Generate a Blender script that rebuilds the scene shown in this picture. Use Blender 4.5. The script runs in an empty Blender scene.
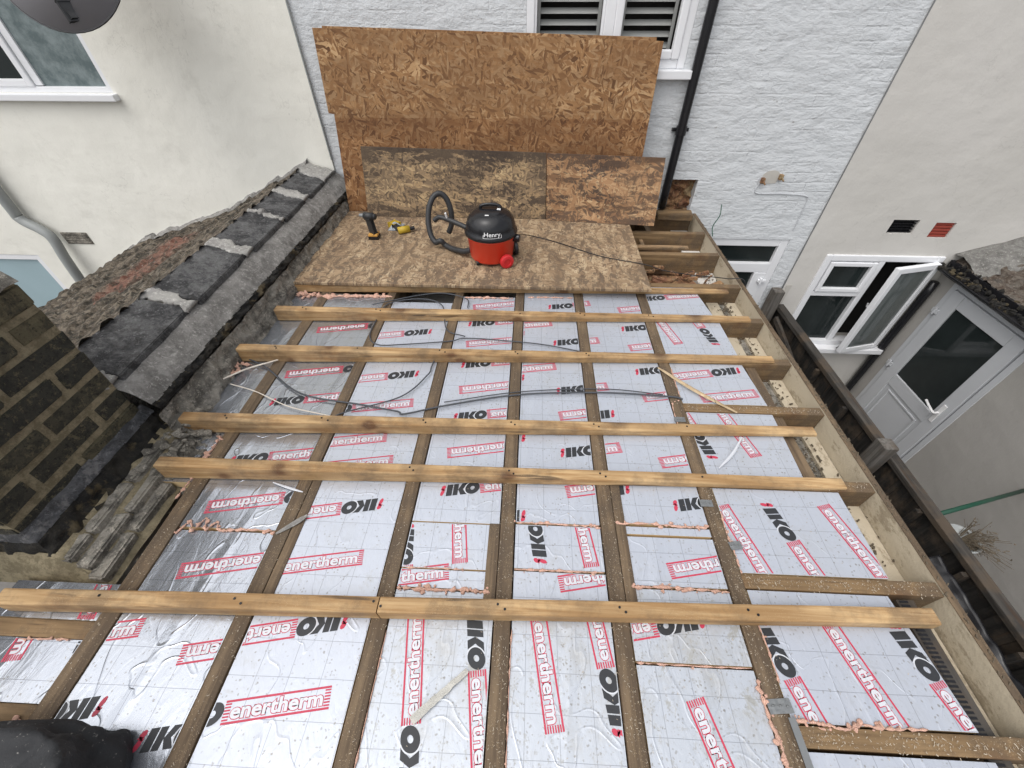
import bpy, bmesh, math, random
from mathutils import Vector, Matrix, noise
random.seed(7)
R = math.radians
C = bpy.context.scene.collection
scene = bpy.context.scene

# ------------------------------------------------------------------ camera
cam_d = bpy.data.cameras.new('camera'); cam = bpy.data.objects.new('camera', cam_d); C.objects.link(cam)
cam_d.sensor_width = 36.0; cam_d.lens = 36.0*408.0/1024.0
cam_d.clip_start = 0.02; cam_d.clip_end = 300
CX = Vector((0.9990542, 0.04344614, -0.00177294))       # camera right in world axes
CU = Vector((-0.02934798, 0.70382753, 0.7097644))
CF = Vector((-0.03208437, 0.70904107, -0.70443691))
cam.matrix_world = Matrix(((CX.x, CU.x, -CF.x, 0), (CX.y, CU.y, -CF.y, 0), (CX.z, CU.z, -CF.z, 1.5), (0, 0, 0, 1)))
scene.camera = cam
# ------------------------------------------------------------------ light
SUN_EL, SUN_AZ = 62.0, 225.0          # degrees; azimuth measured clockwise from +Y
w = bpy.data.worlds.new('World'); scene.world = w; w.use_nodes = True
nt = w.node_tree; bg = nt.nodes['Background']
sky = nt.nodes.new('ShaderNodeTexSky'); sky.sky_type = 'NISHITA'; sky.sun_disc = False
sky.sun_elevation = R(SUN_EL); sky.sun_rotation = R(SUN_AZ); sky.air_density = 1.0; sky.dust_density = 4.0
hs = nt.nodes.new('ShaderNodeHueSaturation'); hs.inputs['Saturation'].default_value = 0.26
nt.links.new(sky.outputs[0], hs.inputs['Color']); nt.links.new(hs.outputs[0], bg.inputs[0])
bg.inputs[1].default_value = 0.15
sd = bpy.data.lights.new('sun', 'SUN'); sd.energy = 1.0; sd.angle = R(95); sd.color = (1.0, 0.97, 0.92)
so = bpy.data.objects.new('sun', sd); C.objects.link(so)
sv = Vector((math.sin(R(SUN_AZ))*math.cos(R(SUN_EL)), math.cos(R(SUN_AZ))*math.cos(R(SUN_EL)), math.sin(R(SUN_EL))))
so.rotation_euler = sv.to_track_quat('Z', 'Y').to_euler(); so.location = (-4, -4, 9)
scene.view_settings.view_transform = 'Standard'; scene.view_settings.look = 'None'
scene.view_settings.exposure = 0.36; scene.view_settings.gamma = 1.0

# ------------------------------------------------------------------ node helpers
class N:
    def __init__(s, name, rough=0.8, metal=0.0, spec=0.4):
        s.m = bpy.data.materials.new(name); s.m.use_nodes = True; s.t = s.m.node_tree
        s.b = s.t.nodes['Principled BSDF']; s.b.inputs['Roughness'].default_value = rough
        s.b.inputs['Metallic'].default_value = metal; s.b.inputs['Specular IOR Level'].default_value = spec
        s.tc = s.t.nodes.new('ShaderNodeTexCoord').outputs['Object']
    def set(s, sock, v):
        if isinstance(v, bpy.types.NodeSocket): s.t.links.new(v, sock)
        elif isinstance(v, (tuple, list)): sock.default_value = (*v, 1) if len(v) == 3 and len(sock.default_value) == 4 else v
        else: sock.default_value = v
    def map(s, scale=(1, 1, 1), rot=(0, 0, 0), loc=(0, 0, 0), src=None):
        n = s.t.nodes.new('ShaderNodeMapping'); s.set(n.inputs['Vector'], src or s.tc)
        n.inputs['Scale'].default_value = scale; n.inputs['Rotation'].default_value = rot; n.inputs['Location'].default_value = loc
        return n.outputs[0]
    def noise(s, scale, detail=4, rough=0.6, vec=None, dist=0.0, col=False):
        n = s.t.nodes.new('ShaderNodeTexNoise'); s.set(n.inputs['Vector'], vec or s.tc)
        n.inputs['Scale'].default_value = scale; n.inputs['Detail'].default_value = detail
        n.inputs['Roughness'].default_value = rough; n.inputs['Distortion'].default_value = dist
        return n.outputs['Color' if col else 'Fac']
    def vor(s, scale, vec=None, out='Distance', feature='F1', rnd=1.0):
        n = s.t.nodes.new('ShaderNodeTexVoronoi'); n.feature = feature; s.set(n.inputs['Vector'], vec or s.tc)
        n.inputs['Scale'].default_value = scale; n.inputs['Randomness'].default_value = rnd
        return n.outputs[out]
    def ramp(s, f, stops, mode='LINEAR'):
        n = s.t.nodes.new('ShaderNodeValToRGB'); s.set(n.inputs[0], f); e = n.color_ramp.elements; n.color_ramp.interpolation = mode
        while len(e) < len(stops): e.new(0.5)
        for i, (p, c) in enumerate(stops):
            e[i].position = p; e[i].color = (c, c, c, 1) if isinstance(c, (int, float)) else (*c, 1)
        return n.outputs[0]
    def mix(s, f, a, b, mode='MIX'):
        n = s.t.nodes.new('ShaderNodeMix'); n.data_type = 'RGBA'; n.blend_type = mode
        s.set(n.inputs[0], f); s.set(n.inputs[6], a); s.set(n.inputs[7], b); return n.outputs[2]
    def math(s, op, a, b=0.0, c=0.0, clamp=False):
        n = s.t.nodes.new('ShaderNodeMath'); n.operation = op; n.use_clamp = clamp
        s.set(n.inputs[0], a); s.set(n.inputs[1], b)
        if op in ('MULTIPLY_ADD', 'COMPARE', 'SMOOTH_MIN'): s.set(n.inputs[2], c)
        return n.outputs[0]
    def sep(s, v=None):
        n = s.t.nodes.new('ShaderNodeSeparateXYZ'); s.set(n.inputs[0], v or s.tc); return n.outputs
    def comb(s, x, y, z):
        n = s.t.nodes.new('ShaderNodeCombineXYZ'); s.set(n.inputs[0], x); s.set(n.inputs[1], y); s.set(n.inputs[2], z); return n.outputs[0]
    def bump(s, h, dist=0.01, strength=1.0, prev=None):
        n = s.t.nodes.new('ShaderNodeBump'); s.set(n.inputs['Height'], h); n.inputs['Distance'].default_value = dist
        n.inputs['Strength'].default_value = strength
        if prev is not None: s.t.links.new(prev, n.inputs['Normal'])
        s.t.links.new(n.outputs[0], s.b.inputs['Normal']); return n.outputs[0]
    def color(s, c): s.set(s.b.inputs['Base Color'], c); return s.m
    def attr(s, name, out='Color'):
        n = s.t.nodes.new('ShaderNodeAttribute'); n.attribute_name = name; return n.outputs[out]

def plain(name, col, rough=0.6, metal=0.0, var=0.15, scale=8, bump=0.0):
    n = N(name, rough, metal); f = n.noise(scale, 5)
    n.color(n.mix(f, tuple(c*(1-var) for c in col), tuple(min(1, c*(1+var)) for c in col)))
    if bump: n.bump(n.noise(scale*6, 5), bump)
    return n.m

def wood(name, light, dark, axis='x', specks=0.0, grime=0.35, knots=True, rough=0.75):
    n = N(name, rough)
    long_, short = 2.2, 46.0
    sc = {'x': (long_, short, short), 'y': (short, long_, short), 'z': (short, short, long_)}[axis]
    v = n.map(sc)
    g = n.noise(1.0, 6, 0.65, v, 0.35)
    c = n.mix(n.ramp(g, [(0.40, 0.0), (0.58, 1.0)]), dark, light)
    band = n.noise(2.6, 3, 0.5, n.map({'x': (1, 4, 4), 'y': (4, 1, 4), 'z': (4, 4, 1)}[axis]))
    c = n.mix(n.ramp(band, [(0.42, 0.0), (0.62, 0.55)]), c, tuple(a*0.72 for a in dark))
    crk = n.ramp(n.noise(1.0, 3, 0.5, n.map(tuple(a*0.8 for a in sc), loc=(3, 7, 5)), 0.2), [(0.30, 1.0), (0.335, 0.0)])
    c = n.mix(n.math('MULTIPLY', crk, 0.75), c, (0.05, 0.03, 0.018))
    if knots:
        kv = n.map((5.2, 6.2, 6.2))
        k = n.vor(1.0, n.mix(0.10, kv, n.noise(30, 3, col=True)), rnd=1.0)
        kr = n.ramp(k, [(0.11, 1.0), (0.18, 0.45), (0.36, 0.0)])
        c = n.mix(n.math('MULTIPLY', kr, 0.85), c, (0.10, 0.04, 0.014))
    gr = n.noise(5.0, 6, 0.7)
    c = n.mix(n.ramp(gr, [(0.47, 0.0), (0.62, grime)]), c, (0.085, 0.062, 0.042))
    if specks:
        sp = n.vor(210, out='Distance'); m = n.ramp(sp, [(0.16, 1.0), (0.22, 0.0)])
        m2 = n.ramp(n.noise(9, 4, 0.7), [(0.42, 0.0), (0.62, specks)])
        c = n.mix(n.math('MULTIPLY', m, m2), c, (0.55, 0.43, 0.27))
    n.bump(g, 0.002, 0.8)
    return n.color(c)

def osb(name, cols, dark_amt, dark_col, stain_scale, seed=0.0, plane='xy', band=None, st_map=(1, 1, 1), thr=0.58, topd=0.0):
    n = N(name, 0.82)
    o = n.sep()
    if plane == 'xy': base = n.comb(o[0], o[1], seed)
    else: base = n.comb(o[0], o[2], seed)
    o_z = o[2]
    warp = n.noise(14, 2, 0.5, base, col=True)
    wb = n.mix(0.02, base, warp)
    layers = []; dist = []
    for k, ang in enumerate((38, 68, 146, 100, 18)):
        v = n.map((13+2*(k % 3), 58+9*(k % 2), 1), (0, 0, 0), (k*3.7, k*5.1+seed, 0), n.map((1, 1, 1), (0, 0, R(ang)), src=wb))
        cc = n.vor(1.0, v, 'Color'); layers.append(n.sep(cc)[0]); dist.append(n.vor(1.0, v))
    f = layers[0]; h = dist[0]; ang4 = (0, 68, 146, 100, 18)
    for k in range(1, 5):
        sel = n.ramp(n.sep(n.vor(1.0, n.map((16, 44, 1), (0, 0, 0), (k*9.1, 3*k, 0), n.map((1, 1, 1), (0, 0, R(ang4[k])), src=wb)), 'Color'))[1], [((0.5, 0.6, 0.68, 0.72)[k-1], 0.0), ((0.5, 0.6, 0.68, 0.72)[k-1]+0.02, 1.0)])
        f = n.mix(sel, f, layers[k]); h = n.mix(sel, h, dist[k])
    fine = n.noise(120, 3, 0.7, base)
    fac = n.math('ADD', n.math('MULTIPLY', n.sep(f)[0], 0.8), n.math('MULTIPLY', fine, 0.25))
    c = n.ramp(fac, [(0.12, cols[0]), (0.36, cols[1]), (0.6, cols[2]), (0.88, cols[3])])
    st = n.noise(stain_scale, 7, 0.72, n.map(st_map, src=base), 0.4)
    st = n.math('ADD', st, n.math('MULTIPLY', n.sep(f)[0], 0.22))
    if topd: st = n.math('ADD', st, n.math('MULTIPLY', n.math('SUBTRACT', o[2], topd, clamp=True), 0.9))
    c = n.mix(n.ramp(st, [(thr, 0.0), (thr+0.07, dark_amt)]), c, dark_col)
    c = n.mix(n.ramp(n.noise(2.2, 4, 0.6, n.map(loc=(2, 8, 1), src=base)), [(0.40, 0.0), (0.60, 0.35)]), c, tuple(x*0.75 for x in cols[1]))
    if band is not None:
        z0, tint = band
        t = n.ramp(n.math('ADD', n.math('MULTIPLY', n.math('SUBTRACT', z0, o[2]), 30), n.noise(5, 3)), [(0.45, 0.0), (0.55, 1.0)])
        c = n.mix(t, c, n.mix(1.0, c, tint, 'MULTIPLY'))
    n.bump(n.math('ADD', n.sep(f)[0], n.math('MULTIPLY', n.sep(h)[0], 0.6)), 0.0018, 0.8)
    return n.color(c)

def foil(name, tone, metal, rough, dirt, crease=0.4):
    n = N(name, rough, metal, 0.5)
    o = n.sep()
    wv = n.noise(3.0, 2, 0.5)
    xw = n.math('ADD', o[0], n.math('MULTIPLY', wv, 0.006)); yw = n.math('ADD', o[1], n.math('MULTIPLY', wv, 0.008))
    def grid(a, off):
        f = n.math('PINGPONG', n.math('ADD', a, off), 0.05)
        return n.math('LESS_THAN', f, 0.0008)
    g = n.math('MAXIMUM', grid(xw, 0.013), grid(yw, 0.021))
    tonev = n.mix(n.noise(2.2, 3), tuple(t*0.93 for t in tone), tone)
    c = n.mix(n.math('MULTIPLY', g, 0.6), tonev, (0.16, 0.17, 0.20))
    if dirt:
        sp = n.vor(95, n.map((1, 1, 1), src=n.mix(0.015, n.tc, n.noise(60, 2, col=True)))); pick = n.sep(n.vor(95, n.map((1, 1, 1), src=n.mix(0.015, n.tc, n.noise(60, 2, col=True))), 'Color'))[0]
        m = n.math('MULTIPLY', n.ramp(sp, [(0.20, 1.0), (0.34, 0.0)]), n.ramp(pick, [(0.78-0.30*dirt, 0.0), (0.80-0.30*dirt, 1.0)]))
        m = n.math('MULTIPLY', m, n.ramp(n.noise(4, 4, 0.7), [(0.35, 0.1), (0.6, 1.0)]))
        c = n.mix(n.math('MULTIPLY', m, 0.75), c, (0.20, 0.18, 0.15))
        big = n.ramp(n.noise(9, 6, 0.75, None, 0.6), [(0.595, 0.0), (0.63, 0.7*dirt)])
        c = n.mix(big, c, (0.36, 0.35, 0.31))
        sm = n.ramp(n.noise(3.4, 7, 0.72), [(0.49, 0.0), (0.62, 0.55*dirt)])
        c = n.mix(sm, c, (0.40, 0.39, 0.36))
        fl = n.ramp(n.noise(38, 5, 0.8), [(0.56, 0.0), (0.62, 0.5*dirt)])
        c = n.mix(fl, c, (0.33, 0.32, 0.29))
    wr = n.noise(26, 4, 0.55, n.map((1, 0.45, 1)), 1.2)
    cr = n.math('ABSOLUTE', n.math('SUBTRACT', n.noise(5.5, 2, 0.4, n.map((1, 0.6, 1)), 0.8), 0.5))
    cr = n.ramp(cr, [(0.0, 1.0), (0.012, 0.0)])
    lx = n.math('ADD', n.math('ADD', o[0], n.math('MULTIPLY', o[1], -0.12)), n.math('MULTIPLY', n.noise(1.8, 3), 0.05))
    fold = n.ramp(n.math('PINGPONG', lx, 0.115), [(0.0, 1.0), (0.03, 0.0)])
    h = n.math('ADD', n.math('MULTIPLY', wr, 0.6), n.math('ADD', n.math('MULTIPLY', cr, 0.5*crease), n.math('MULTIPLY', fold, crease)))
    n.bump(h, 0.0036, 0.7)
    return n.color(c)

def brickwork(name, c1, c2, mortar, sx=0.225, sz=0.075, bump=0.006, rough=0.9, plane='xz'):
    n = N(name, rough); o = n.sep()
    v = n.comb(o[0] if plane == 'xz' else o[1], o[2], 0.0)
    v = n.mix(0.035, v, n.noise(6, 4, 0.7, v, col=True))
    b = n.t.nodes.new('ShaderNodeTexBrick'); n.set(b.inputs['Vector'], v)
    b.inputs['Scale'].default_value = 1; b.inputs['Brick Width'].default_value = sx; b.inputs['Row Height'].default_value = sz
    b.inputs['Mortar Size'].default_value = 0.008; b.inputs['Mortar Smooth'].default_value = 0.6
    n.set(b.inputs['Color1'], c1); n.set(b.inputs['Color2'], c2); n.set(b.inputs['Mortar'], mortar)
    return n, b, v

M = {}
M['pine'] = wood('pine', (0.53, 0.36, 0.185), (0.34, 0.20, 0.085), 'x', 0.5, 0.5)
M['pine_dirty'] = wood('pine_dirty', (0.34, 0.225, 0.12), (0.22, 0.14, 0.075), 'x', 1.0, 0.8)
M['joist'] = wood('joist_wood', (0.185, 0.13, 0.078), (0.095, 0.065, 0.04), 'y', 0.6, 0.7, False)
M['joist_x'] = wood('cross_wood', (0.26, 0.17, 0.085), (0.135, 0.083, 0.04), 'x', 0.6, 0.7, True)
M['sliver'] = wood('sliver_wood', (0.58, 0.45, 0.29), (0.42, 0.31, 0.18), 'y', 0, 0.1, False)
M['fence'] = wood('fence_wood', (0.032, 0.029, 0.026), (0.012, 0.011, 0.010), 'z', 0, 0.7, False)
M['rail'] = wood('rail_wood', (0.075, 0.067, 0.058), (0.028, 0.025, 0.022), 'y', 0, 0.8, False)
M['post'] = wood('post_wood', (0.17, 0.158, 0.142), (0.09, 0.083, 0.075), 'z', 0, 0.6, False)
M['osb_orange'] = osb('osb_orange', [(0.10, 0.045, 0.018), (0.235, 0.118, 0.048), (0.325, 0.18, 0.078), (0.50, 0.325, 0.17)], 0.45, (0.12, 0.058, 0.026), 4.0, 1.3, 'xz', (0.745, (0.80, 0.72, 0.66)), (0.45, 1.6, 1), thr=0.62)
M['osb_weathered'] = osb('osb_weathered', [(0.10, 0.07, 0.045), (0.24, 0.17, 0.105), (0.38, 0.26, 0.14), (0.56, 0.41, 0.23)], 0.93, (0.035, 0.025, 0.022), 5.5, 8.3, 'xz', None, (0.6, 1.8, 1), 0.60, 0.36)
M['osb_patchy'] = osb('osb_patchy', [(0.13, 0.07, 0.04), (0.32, 0.18, 0.09), (0.43, 0.265, 0.14), (0.55, 0.39, 0.22)], 0.93, (0.05, 0.032, 0.026), 5.5, 15.3, 'xz', None, (0.5, 2.6, 1), 0.605, 0.36)
M['osb_floor'] = osb('osb_floor', [(0.14, 0.09, 0.055), (0.29, 0.20, 0.12), (0.37, 0.27, 0.165), (0.50, 0.39, 0.255)], 0.85, (0.075, 0.05, 0.036), 6.0, 4.4, 'xy', None, (2.6, 0.8, 1), 0.625)
M['foil_bright'] = foil('foil_bright', (0.53, 0.565, 0.635), 0.35, 0.30, 0.28, 0.5)
M['foil_soiled'] = foil('foil_soiled', (0.51, 0.545, 0.60), 0.35, 0.33, 0.95, 0.5)
M['foil_silver'] = foil('foil_silver', (0.50, 0.53, 0.585), 0.8, 0.24, 0.3, 0.8)
M['foam'] = plain('pink_foam', (0.70, 0.43, 0.33), 0.9, 0, 0.3, 60, 0.006)
M['dust'] = plain('sawdust_chips', (0.42, 0.36, 0.28), 0.9, 0, 0.3, 90)
M['ink_black'] = plain('ink_black', (0.028, 0.030, 0.034), 0.45, 0, 0.3, 60)
M['ink_red'] = plain('ink_red', (0.50, 0.045, 0.085), 0.45, 0, 0.2, 60)
M['ink_white'] = plain('ink_white', (0.60, 0.62, 0.66), 0.4, 0.1, 0.04, 20)
M['pir_edge'] = plain('pir_core', (0.62, 0.46, 0.25), 0.9)
M['upvc'] = plain('white_upvc', (0.78, 0.79, 0.81), 0.3, 0, 0.04, 3)
M['upvc_grey'] = plain('pale_upvc', (0.52, 0.535, 0.555), 0.35, 0, 0.05, 3)
M['black_plastic'] = plain('black_plastic', (0.014, 0.014, 0.016), 0.22, 0, 0.3, 12)
M['rubber'] = plain('hose_plastic', (0.03, 0.031, 0.033), 0.45, 0, 0.3, 12)
M['red_plastic'] = plain('red_plastic', (0.66, 0.05, 0.022), 0.3, 0, 0.08, 6)
M['red_wheel'] = plain('red_wheel', (0.55, 0.025, 0.03), 0.35, 0, 0.08, 6)
M['white_plate'] = plain('plate_white', (0.75, 0.75, 0.75), 0.4)
M['grey_metal'] = plain('galvanised', (0.22, 0.23, 0.235), 0.5, 0.5, 0.2, 10)
M['grey_pipe'] = plain('grey_pipe', (0.30, 0.315, 0.31), 0.4, 0, 0.15, 6)
M['dish'] = plain('dish_mesh', (0.36, 0.35, 0.37), 0.5, 0, 0.08, 5); M['dish'].node_tree.nodes['Principled BSDF'].inputs['Alpha'].default_value = 0.78
M['tape'] = plain('dirty_tape', (0.47, 0.46, 0.42), 0.5, 0, 0.25, 40, 0.002)
M['slat'] = plain('grey_slat', (0.27, 0.275, 0.265), 0.5, 0, 0.1, 4)
M['cable'] = plain('grey_cable', (0.06, 0.065, 0.075), 0.5)
M['white_cable'] = plain('cream_cable', (0.68, 0.62, 0.54), 0.6)
M['concrete'] = plain('concrete_paving', (0.20, 0.19, 0.18), 0.9, 0, 0.3, 3, 0.01)
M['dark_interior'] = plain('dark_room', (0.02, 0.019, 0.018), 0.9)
M['yellow'] = plain('yellow_plastic', (0.45, 0.31, 0.03), 0.45)
M['orange'] = plain('orange_plastic', (0.55, 0.29, 0.07), 0.45)
M['green'] = plain('green_pole', (0.012, 0.065, 0.04), 0.4)
M['clay'] = plain('clay_pot', (0.50, 0.48, 0.44), 0.8)
M['twig'] = plain('dry_twig', (0.10, 0.08, 0.055), 0.9)
M['plaster'] = plain('plaster_ceiling', (0.55, 0.54, 0.52), 0.9)
M['rag'] = plain('grey_rag', (0.33, 0.36, 0.39), 0.9, 0, 0.3, 30, 0.004)
M['slate_blue'] = plain('cloudy_sheet', (0.32, 0.43, 0.47), 0.25, 0, 0.12, 2)
n = N('glass_dark', 0.04, 0.0, 0.35); n.color(n.mix(n.noise(3, 4), (0.006, 0.009, 0.009), (0.03, 0.038, 0.038))); M['glass'] = n.m
n = N('glass_frosted', 0.25, 0.0, 0.7); n.bump(n.noise(40, 4), 0.002)
n.color(n.mix(n.ramp(n.noise(7, 6, 0.7), [(0.4, 0.0), (0.62, 1.0)]), (0.10, 0.135, 0.14), (0.215, 0.26, 0.265))); M['frosted'] = n.m
n = N('glass_open', 0.06, 0.0, 0.9); n.color(n.mix(n.noise(2, 3), (0.055, 0.068, 0.068), (0.12, 0.135, 0.13))); M['glass_open'] = n.m

def render_wall(name, a, b, dirt=(0.40, 0.39, 0.34)):
    n = N(name, 0.88)
    big = n.noise(0.9, 5, 0.6); c = n.mix(big, a, b)
    c = n.mix(n.ramp(n.noise(3.5, 7, 0.75), [(0.55, 0.0), (0.66, 0.16)]), c, dirt)
    c = n.mix(n.ramp(n.noise(26, 5, 0.8), [(0.64, 0.0), (0.68, 0.25)]), c, dirt)
    p = n.bump(n.noise(3.2, 4, 0.5), 0.03, 0.5)
    n.bump(n.noise(140, 3, 0.6), 0.0015, 0.6, p)
    ck = n.math('ABSOLUTE', n.math('SUBTRACT', n.noise(1.3, 6, 0.6, None, 0.3), 0.5)); ck = n.ramp(ck, [(0.0, 0.16), (0.0015, 0.0)])
    c = n.mix(n.ramp(n.noise(0.55, 5, 0.6, n.map((1, 1, 1), loc=(9, 0, 2))), [(0.44, 0.0), (0.60, 0.16)]), c, dirt)
    c = n.mix(n.math('MULTIPLY', ck, n.ramp(n.noise(1.1, 2, 0.5, n.map(loc=(5, 5, 5))), [(0.50, 0.0), (0.56, 1.0)])), c, tuple(x*0.5 for x in dirt))
    return n.color(c)
M['cream'] = render_wall('cream_render', (0.81, 0.795, 0.72), (0.86, 0.85, 0.785))
M['offwhite'] = render_wall('offwhite_render', (0.58, 0.56, 0.525), (0.63, 0.612, 0.58))
M['grey_render'] = render_wall('grey_render', (0.34, 0.325, 0.305), (0.41, 0.395, 0.372))
n, b, v = brickwork('painted_brick', (1, 1, 1), (0.9, 0.9, 0.9), (0, 0, 0))
base = n.mix(n.noise(2.5, 5, 0.7), (0.60, 0.625, 0.645), (0.69, 0.71, 0.725))
flk = n.ramp(n.noise(9, 8, 0.8, n.map((0.45, 1, 1.5))), [(0.565, 0.0), (0.60, 0.38)])
base = n.mix(flk, base, (0.42, 0.42, 0.42))
base = n.mix(n.ramp(n.noise(20, 6, 0.82, n.map((0.6, 1, 1.2))), [(0.625, 0.0), (0.65, 0.75)]), base, (0.25, 0.23, 0.21))
h = n.math('ADD', n.math('MULTIPLY', n.sep(b.outputs['Color'])[0], n.ramp(n.noise(3.0, 4), [(0.46, 0.0), (0.62, 0.30)])), n.math('MULTIPLY', n.noise(6, 9, 0.66, n.map((0.8, 1, 1.4))), 2.6))
n.bump(h, 0.0145, 0.8); M['painted_brick'] = n.color(base)
n = N('pier_brick', 0.95)
t = n.attr('tint')
c = n.mix(n.sep(t)[0], (0.062, 0.06, 0.048), (0.19, 0.165, 0.098))
c = n.mix(n.ramp(n.noise(16, 8, 0.82), [(0.48, 0.0), (0.56, 0.6)]), c, (0.028, 0.028, 0.025))
c = n.mix(n.ramp(n.noise(34, 7, 0.85), [(0.54, 0.0), (0.59, 0.55)]), c, (0.24, 0.205, 0.12))
c = n.mix(n.ramp(n.noise(60, 5, 0.85), [(0.57, 0.0), (0.60, 0.8)]), c, (0.02, 0.02, 0.018))
n.bump(n.noise(30, 8, 0.8), 0.03, 0.9); M['pier_brick'] = n.color(c)
n = N('old_mortar', 0.95); c = n.mix(n.ramp(n.noise(22, 7, 0.8), [(0.43, 0.0), (0.57, 1.0)]), (0.20, 0.168, 0.105), (0.34, 0.29, 0.19)); n.bump(n.noise(50, 7, 0.8), 0.012); M['mortar'] = n.color(c)
def stone(name, a, b, wet=0.6, patch=(0.36, 0.35, 0.34), pa=0.4):
    n = N(name, 0.9); c = n.mix(n.ramp(n.noise(9, 8, 0.78, None, 0.5), [(0.43, 0.0), (0.57, 1.0)]), a, b)
    c = n.mix(n.ramp(n.noise(15, 8, 0.82), [(0.52, 0.0), (0.58, wet)]), c, (0.035, 0.032, 0.03))
    c = n.mix(n.ramp(n.noise(5, 6, 0.7, n.map(loc=(4, 2, 1))), [(0.545, 0.0), (0.59, pa)]), c, patch)
    c = n.mix(n.ramp(n.noise(42, 6, 0.85), [(0.55, 0.0), (0.60, 0.6)]), c, tuple(min(1, x*1.9) for x in b)); n.bump(n.noise(28, 8, 0.8), 0.022, 0.9); return n.color(c)
M['rough_stone'] = stone('rough_stone', (0.15, 0.14, 0.12), (0.34, 0.315, 0.27), 0.6, (0.40, 0.38, 0.34), 0.4)
M['haunch'] = stone('cement_haunch', (0.19, 0.183, 0.172), (0.30, 0.29, 0.275), 0.25, (0.42, 0.41, 0.39), 0.45)
M['slab'] = stone('coping_slate', (0.035, 0.035, 0.037), (0.115, 0.115, 0.116), 0.5, (0.17, 0.17, 0.168), 0.45)
M['fillet'] = stone('pale_mortar', (0.30, 0.29, 0.275), (0.42, 0.41, 0.385), 0.15)
M['felt'] = stone('black_felt', (0.010, 0.010, 0.010), (0.026, 0.023, 0.018), 0.3, (0.11, 0.085, 0.045), 0.7)
M['verge'] = stone('verge_cement', (0.15, 0.145, 0.135), (0.235, 0.23, 0.215), 0.25, (0.28, 0.27, 0.25), 0.2)
M['lead'] = stone('lead_flashing', (0.06, 0.062, 0.068), (0.13, 0.132, 0.14), 0.4)
M['bare_brick'] = stone('bare_brick', (0.20, 0.09, 0.05), (0.34, 0.20, 0.10), 0.8, (0.45, 0.38, 0.22), 0.5)
M['dark_slate'] = stone('mossy_slate', (0.075, 0.052, 0.038), (0.15, 0.13, 0.108), 0.7, (0.24, 0.22, 0.19), 0.35)
n = N('moss_tile', 0.95)
c = n.mix(n.ramp(n.noise(14, 8, 0.8), [(0.44, 0.0), (0.56, 1.0)]), (0.06, 0.047, 0.034), (0.17, 0.142, 0.108))
c = n.mix(n.ramp(n.noise(11, 7, 0.8, n.map((0.6, 3.2, 1))), [(0.50, 0.0), (0.545, 0.95)]), c, (0.025, 0.022, 0.016))
red = n.attr('tint')
c = n.mix(n.math('MULTIPLY', n.sep(red)[0], n.ramp(n.noise(14, 5, 0.7), [(0.44, 0.15), (0.52, 0.9)])), c, (0.26, 0.085, 0.055))
c = n.mix(n.ramp(n.noise(30, 6, 0.82), [(0.59, 0.0), (0.63, 0.6)]), c, (0.32, 0.30, 0.26))
n.bump(n.noise(30, 7, 0.8, n.map((0.5, 1.6, 1))), 0.014, 0.9); M['moss_tile'] = n.color(c)
n = N('fascia_paint', 0.7)
c = n.mix(n.noise(4, 5), (0.44, 0.38, 0.28), (0.54, 0.475, 0.365))
c = n.mix(n.ramp(n.noise(9, 8, 0.82, n.map((1, 0.5, 1))), [(0.53, 0.0), (0.60, 0.6)]), c, (0.20, 0.155, 0.10)); n.bump(n.noise(50, 5), 0.003); M['fascia'] = n.color(c)
n = N('bag_fabric', 0.75); c = n.mix(n.noise(6, 4), (0.011, 0.012, 0.014), (0.03, 0.031, 0.034))
c = n.mix(n.ramp(n.noise(70, 4, 0.8), [(0.64, 0.0), (0.67, 0.6)]), c, (0.30, 0.29, 0.27)); n.bump(n.noise(90, 4), 0.002); M['bag'] = n.color(c)

# ------------------------------------------------------------------ object helpers
def tag(o, label=None, cat=None, group=None, kind=None):
    if label: o['label'] = label
    if cat: o['category'] = cat
    if group: o['group'] = group
    if kind: o['kind'] = kind
    return o
def worldloc(p):
    v = Vector((0, 0, 0))
    while p is not None: v += p.location; p = p.parent
    return v
def thing(name, loc, label, cat, group=None):
    o = bpy.data.objects.new(name, None); C.objects.link(o); o.location = loc; o.empty_display_size = 0.1
    return tag(o, label, cat, group)
def obj(name, bm, mats, parent=None, loc=None, smooth=False):
    """bm holds world coordinates; the object's origin goes to loc (or the parent's origin)."""
    off = Vector(loc) if loc is not None else worldloc(parent)
    bmesh.ops.translate(bm, verts=bm.verts, vec=-off)
    me = bpy.data.meshes.new(name); bm.to_mesh(me); bm.free()
    for m in (mats if isinstance(mats, (list, tuple)) else [mats]): me.materials.append(M[m] if isinstance(m, str) else m)
    if smooth:
        for p in me.polygons: p.use_smooth = True
    o = bpy.data.objects.new(name, me); C.objects.link(o)
    if parent is not None: o.parent = parent; o.location = off - worldloc(parent)
    else: o.location = off
    return o
def box(bm, x0, x1, y0, y1, z0, z1, bev=0.0, mi=0):
    r = bmesh.ops.create_cube(bm, size=1.0)
    for v in r['verts']:
        v.co = Vector(((x0+x1)/2+v.co.x*(x1-x0), (y0+y1)/2+v.co.y*(y1-y0), (z0+z1)/2+v.co.z*(z1-z0)))
    fs = {f for v in r['verts'] for f in v.link_faces}
    for f in fs: f.material_index = mi
    if bev:
        es = list({e for v in r['verts'] for e in v.link_edges})
        bmesh.ops.bevel(bm, geom=es, offset=bev, segments=2, affect='EDGES', profile=0.6)
    return r['verts']
def boxbm(*a, **k): bm = bmesh.new(); box(bm, *a, **k); return bm
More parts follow.
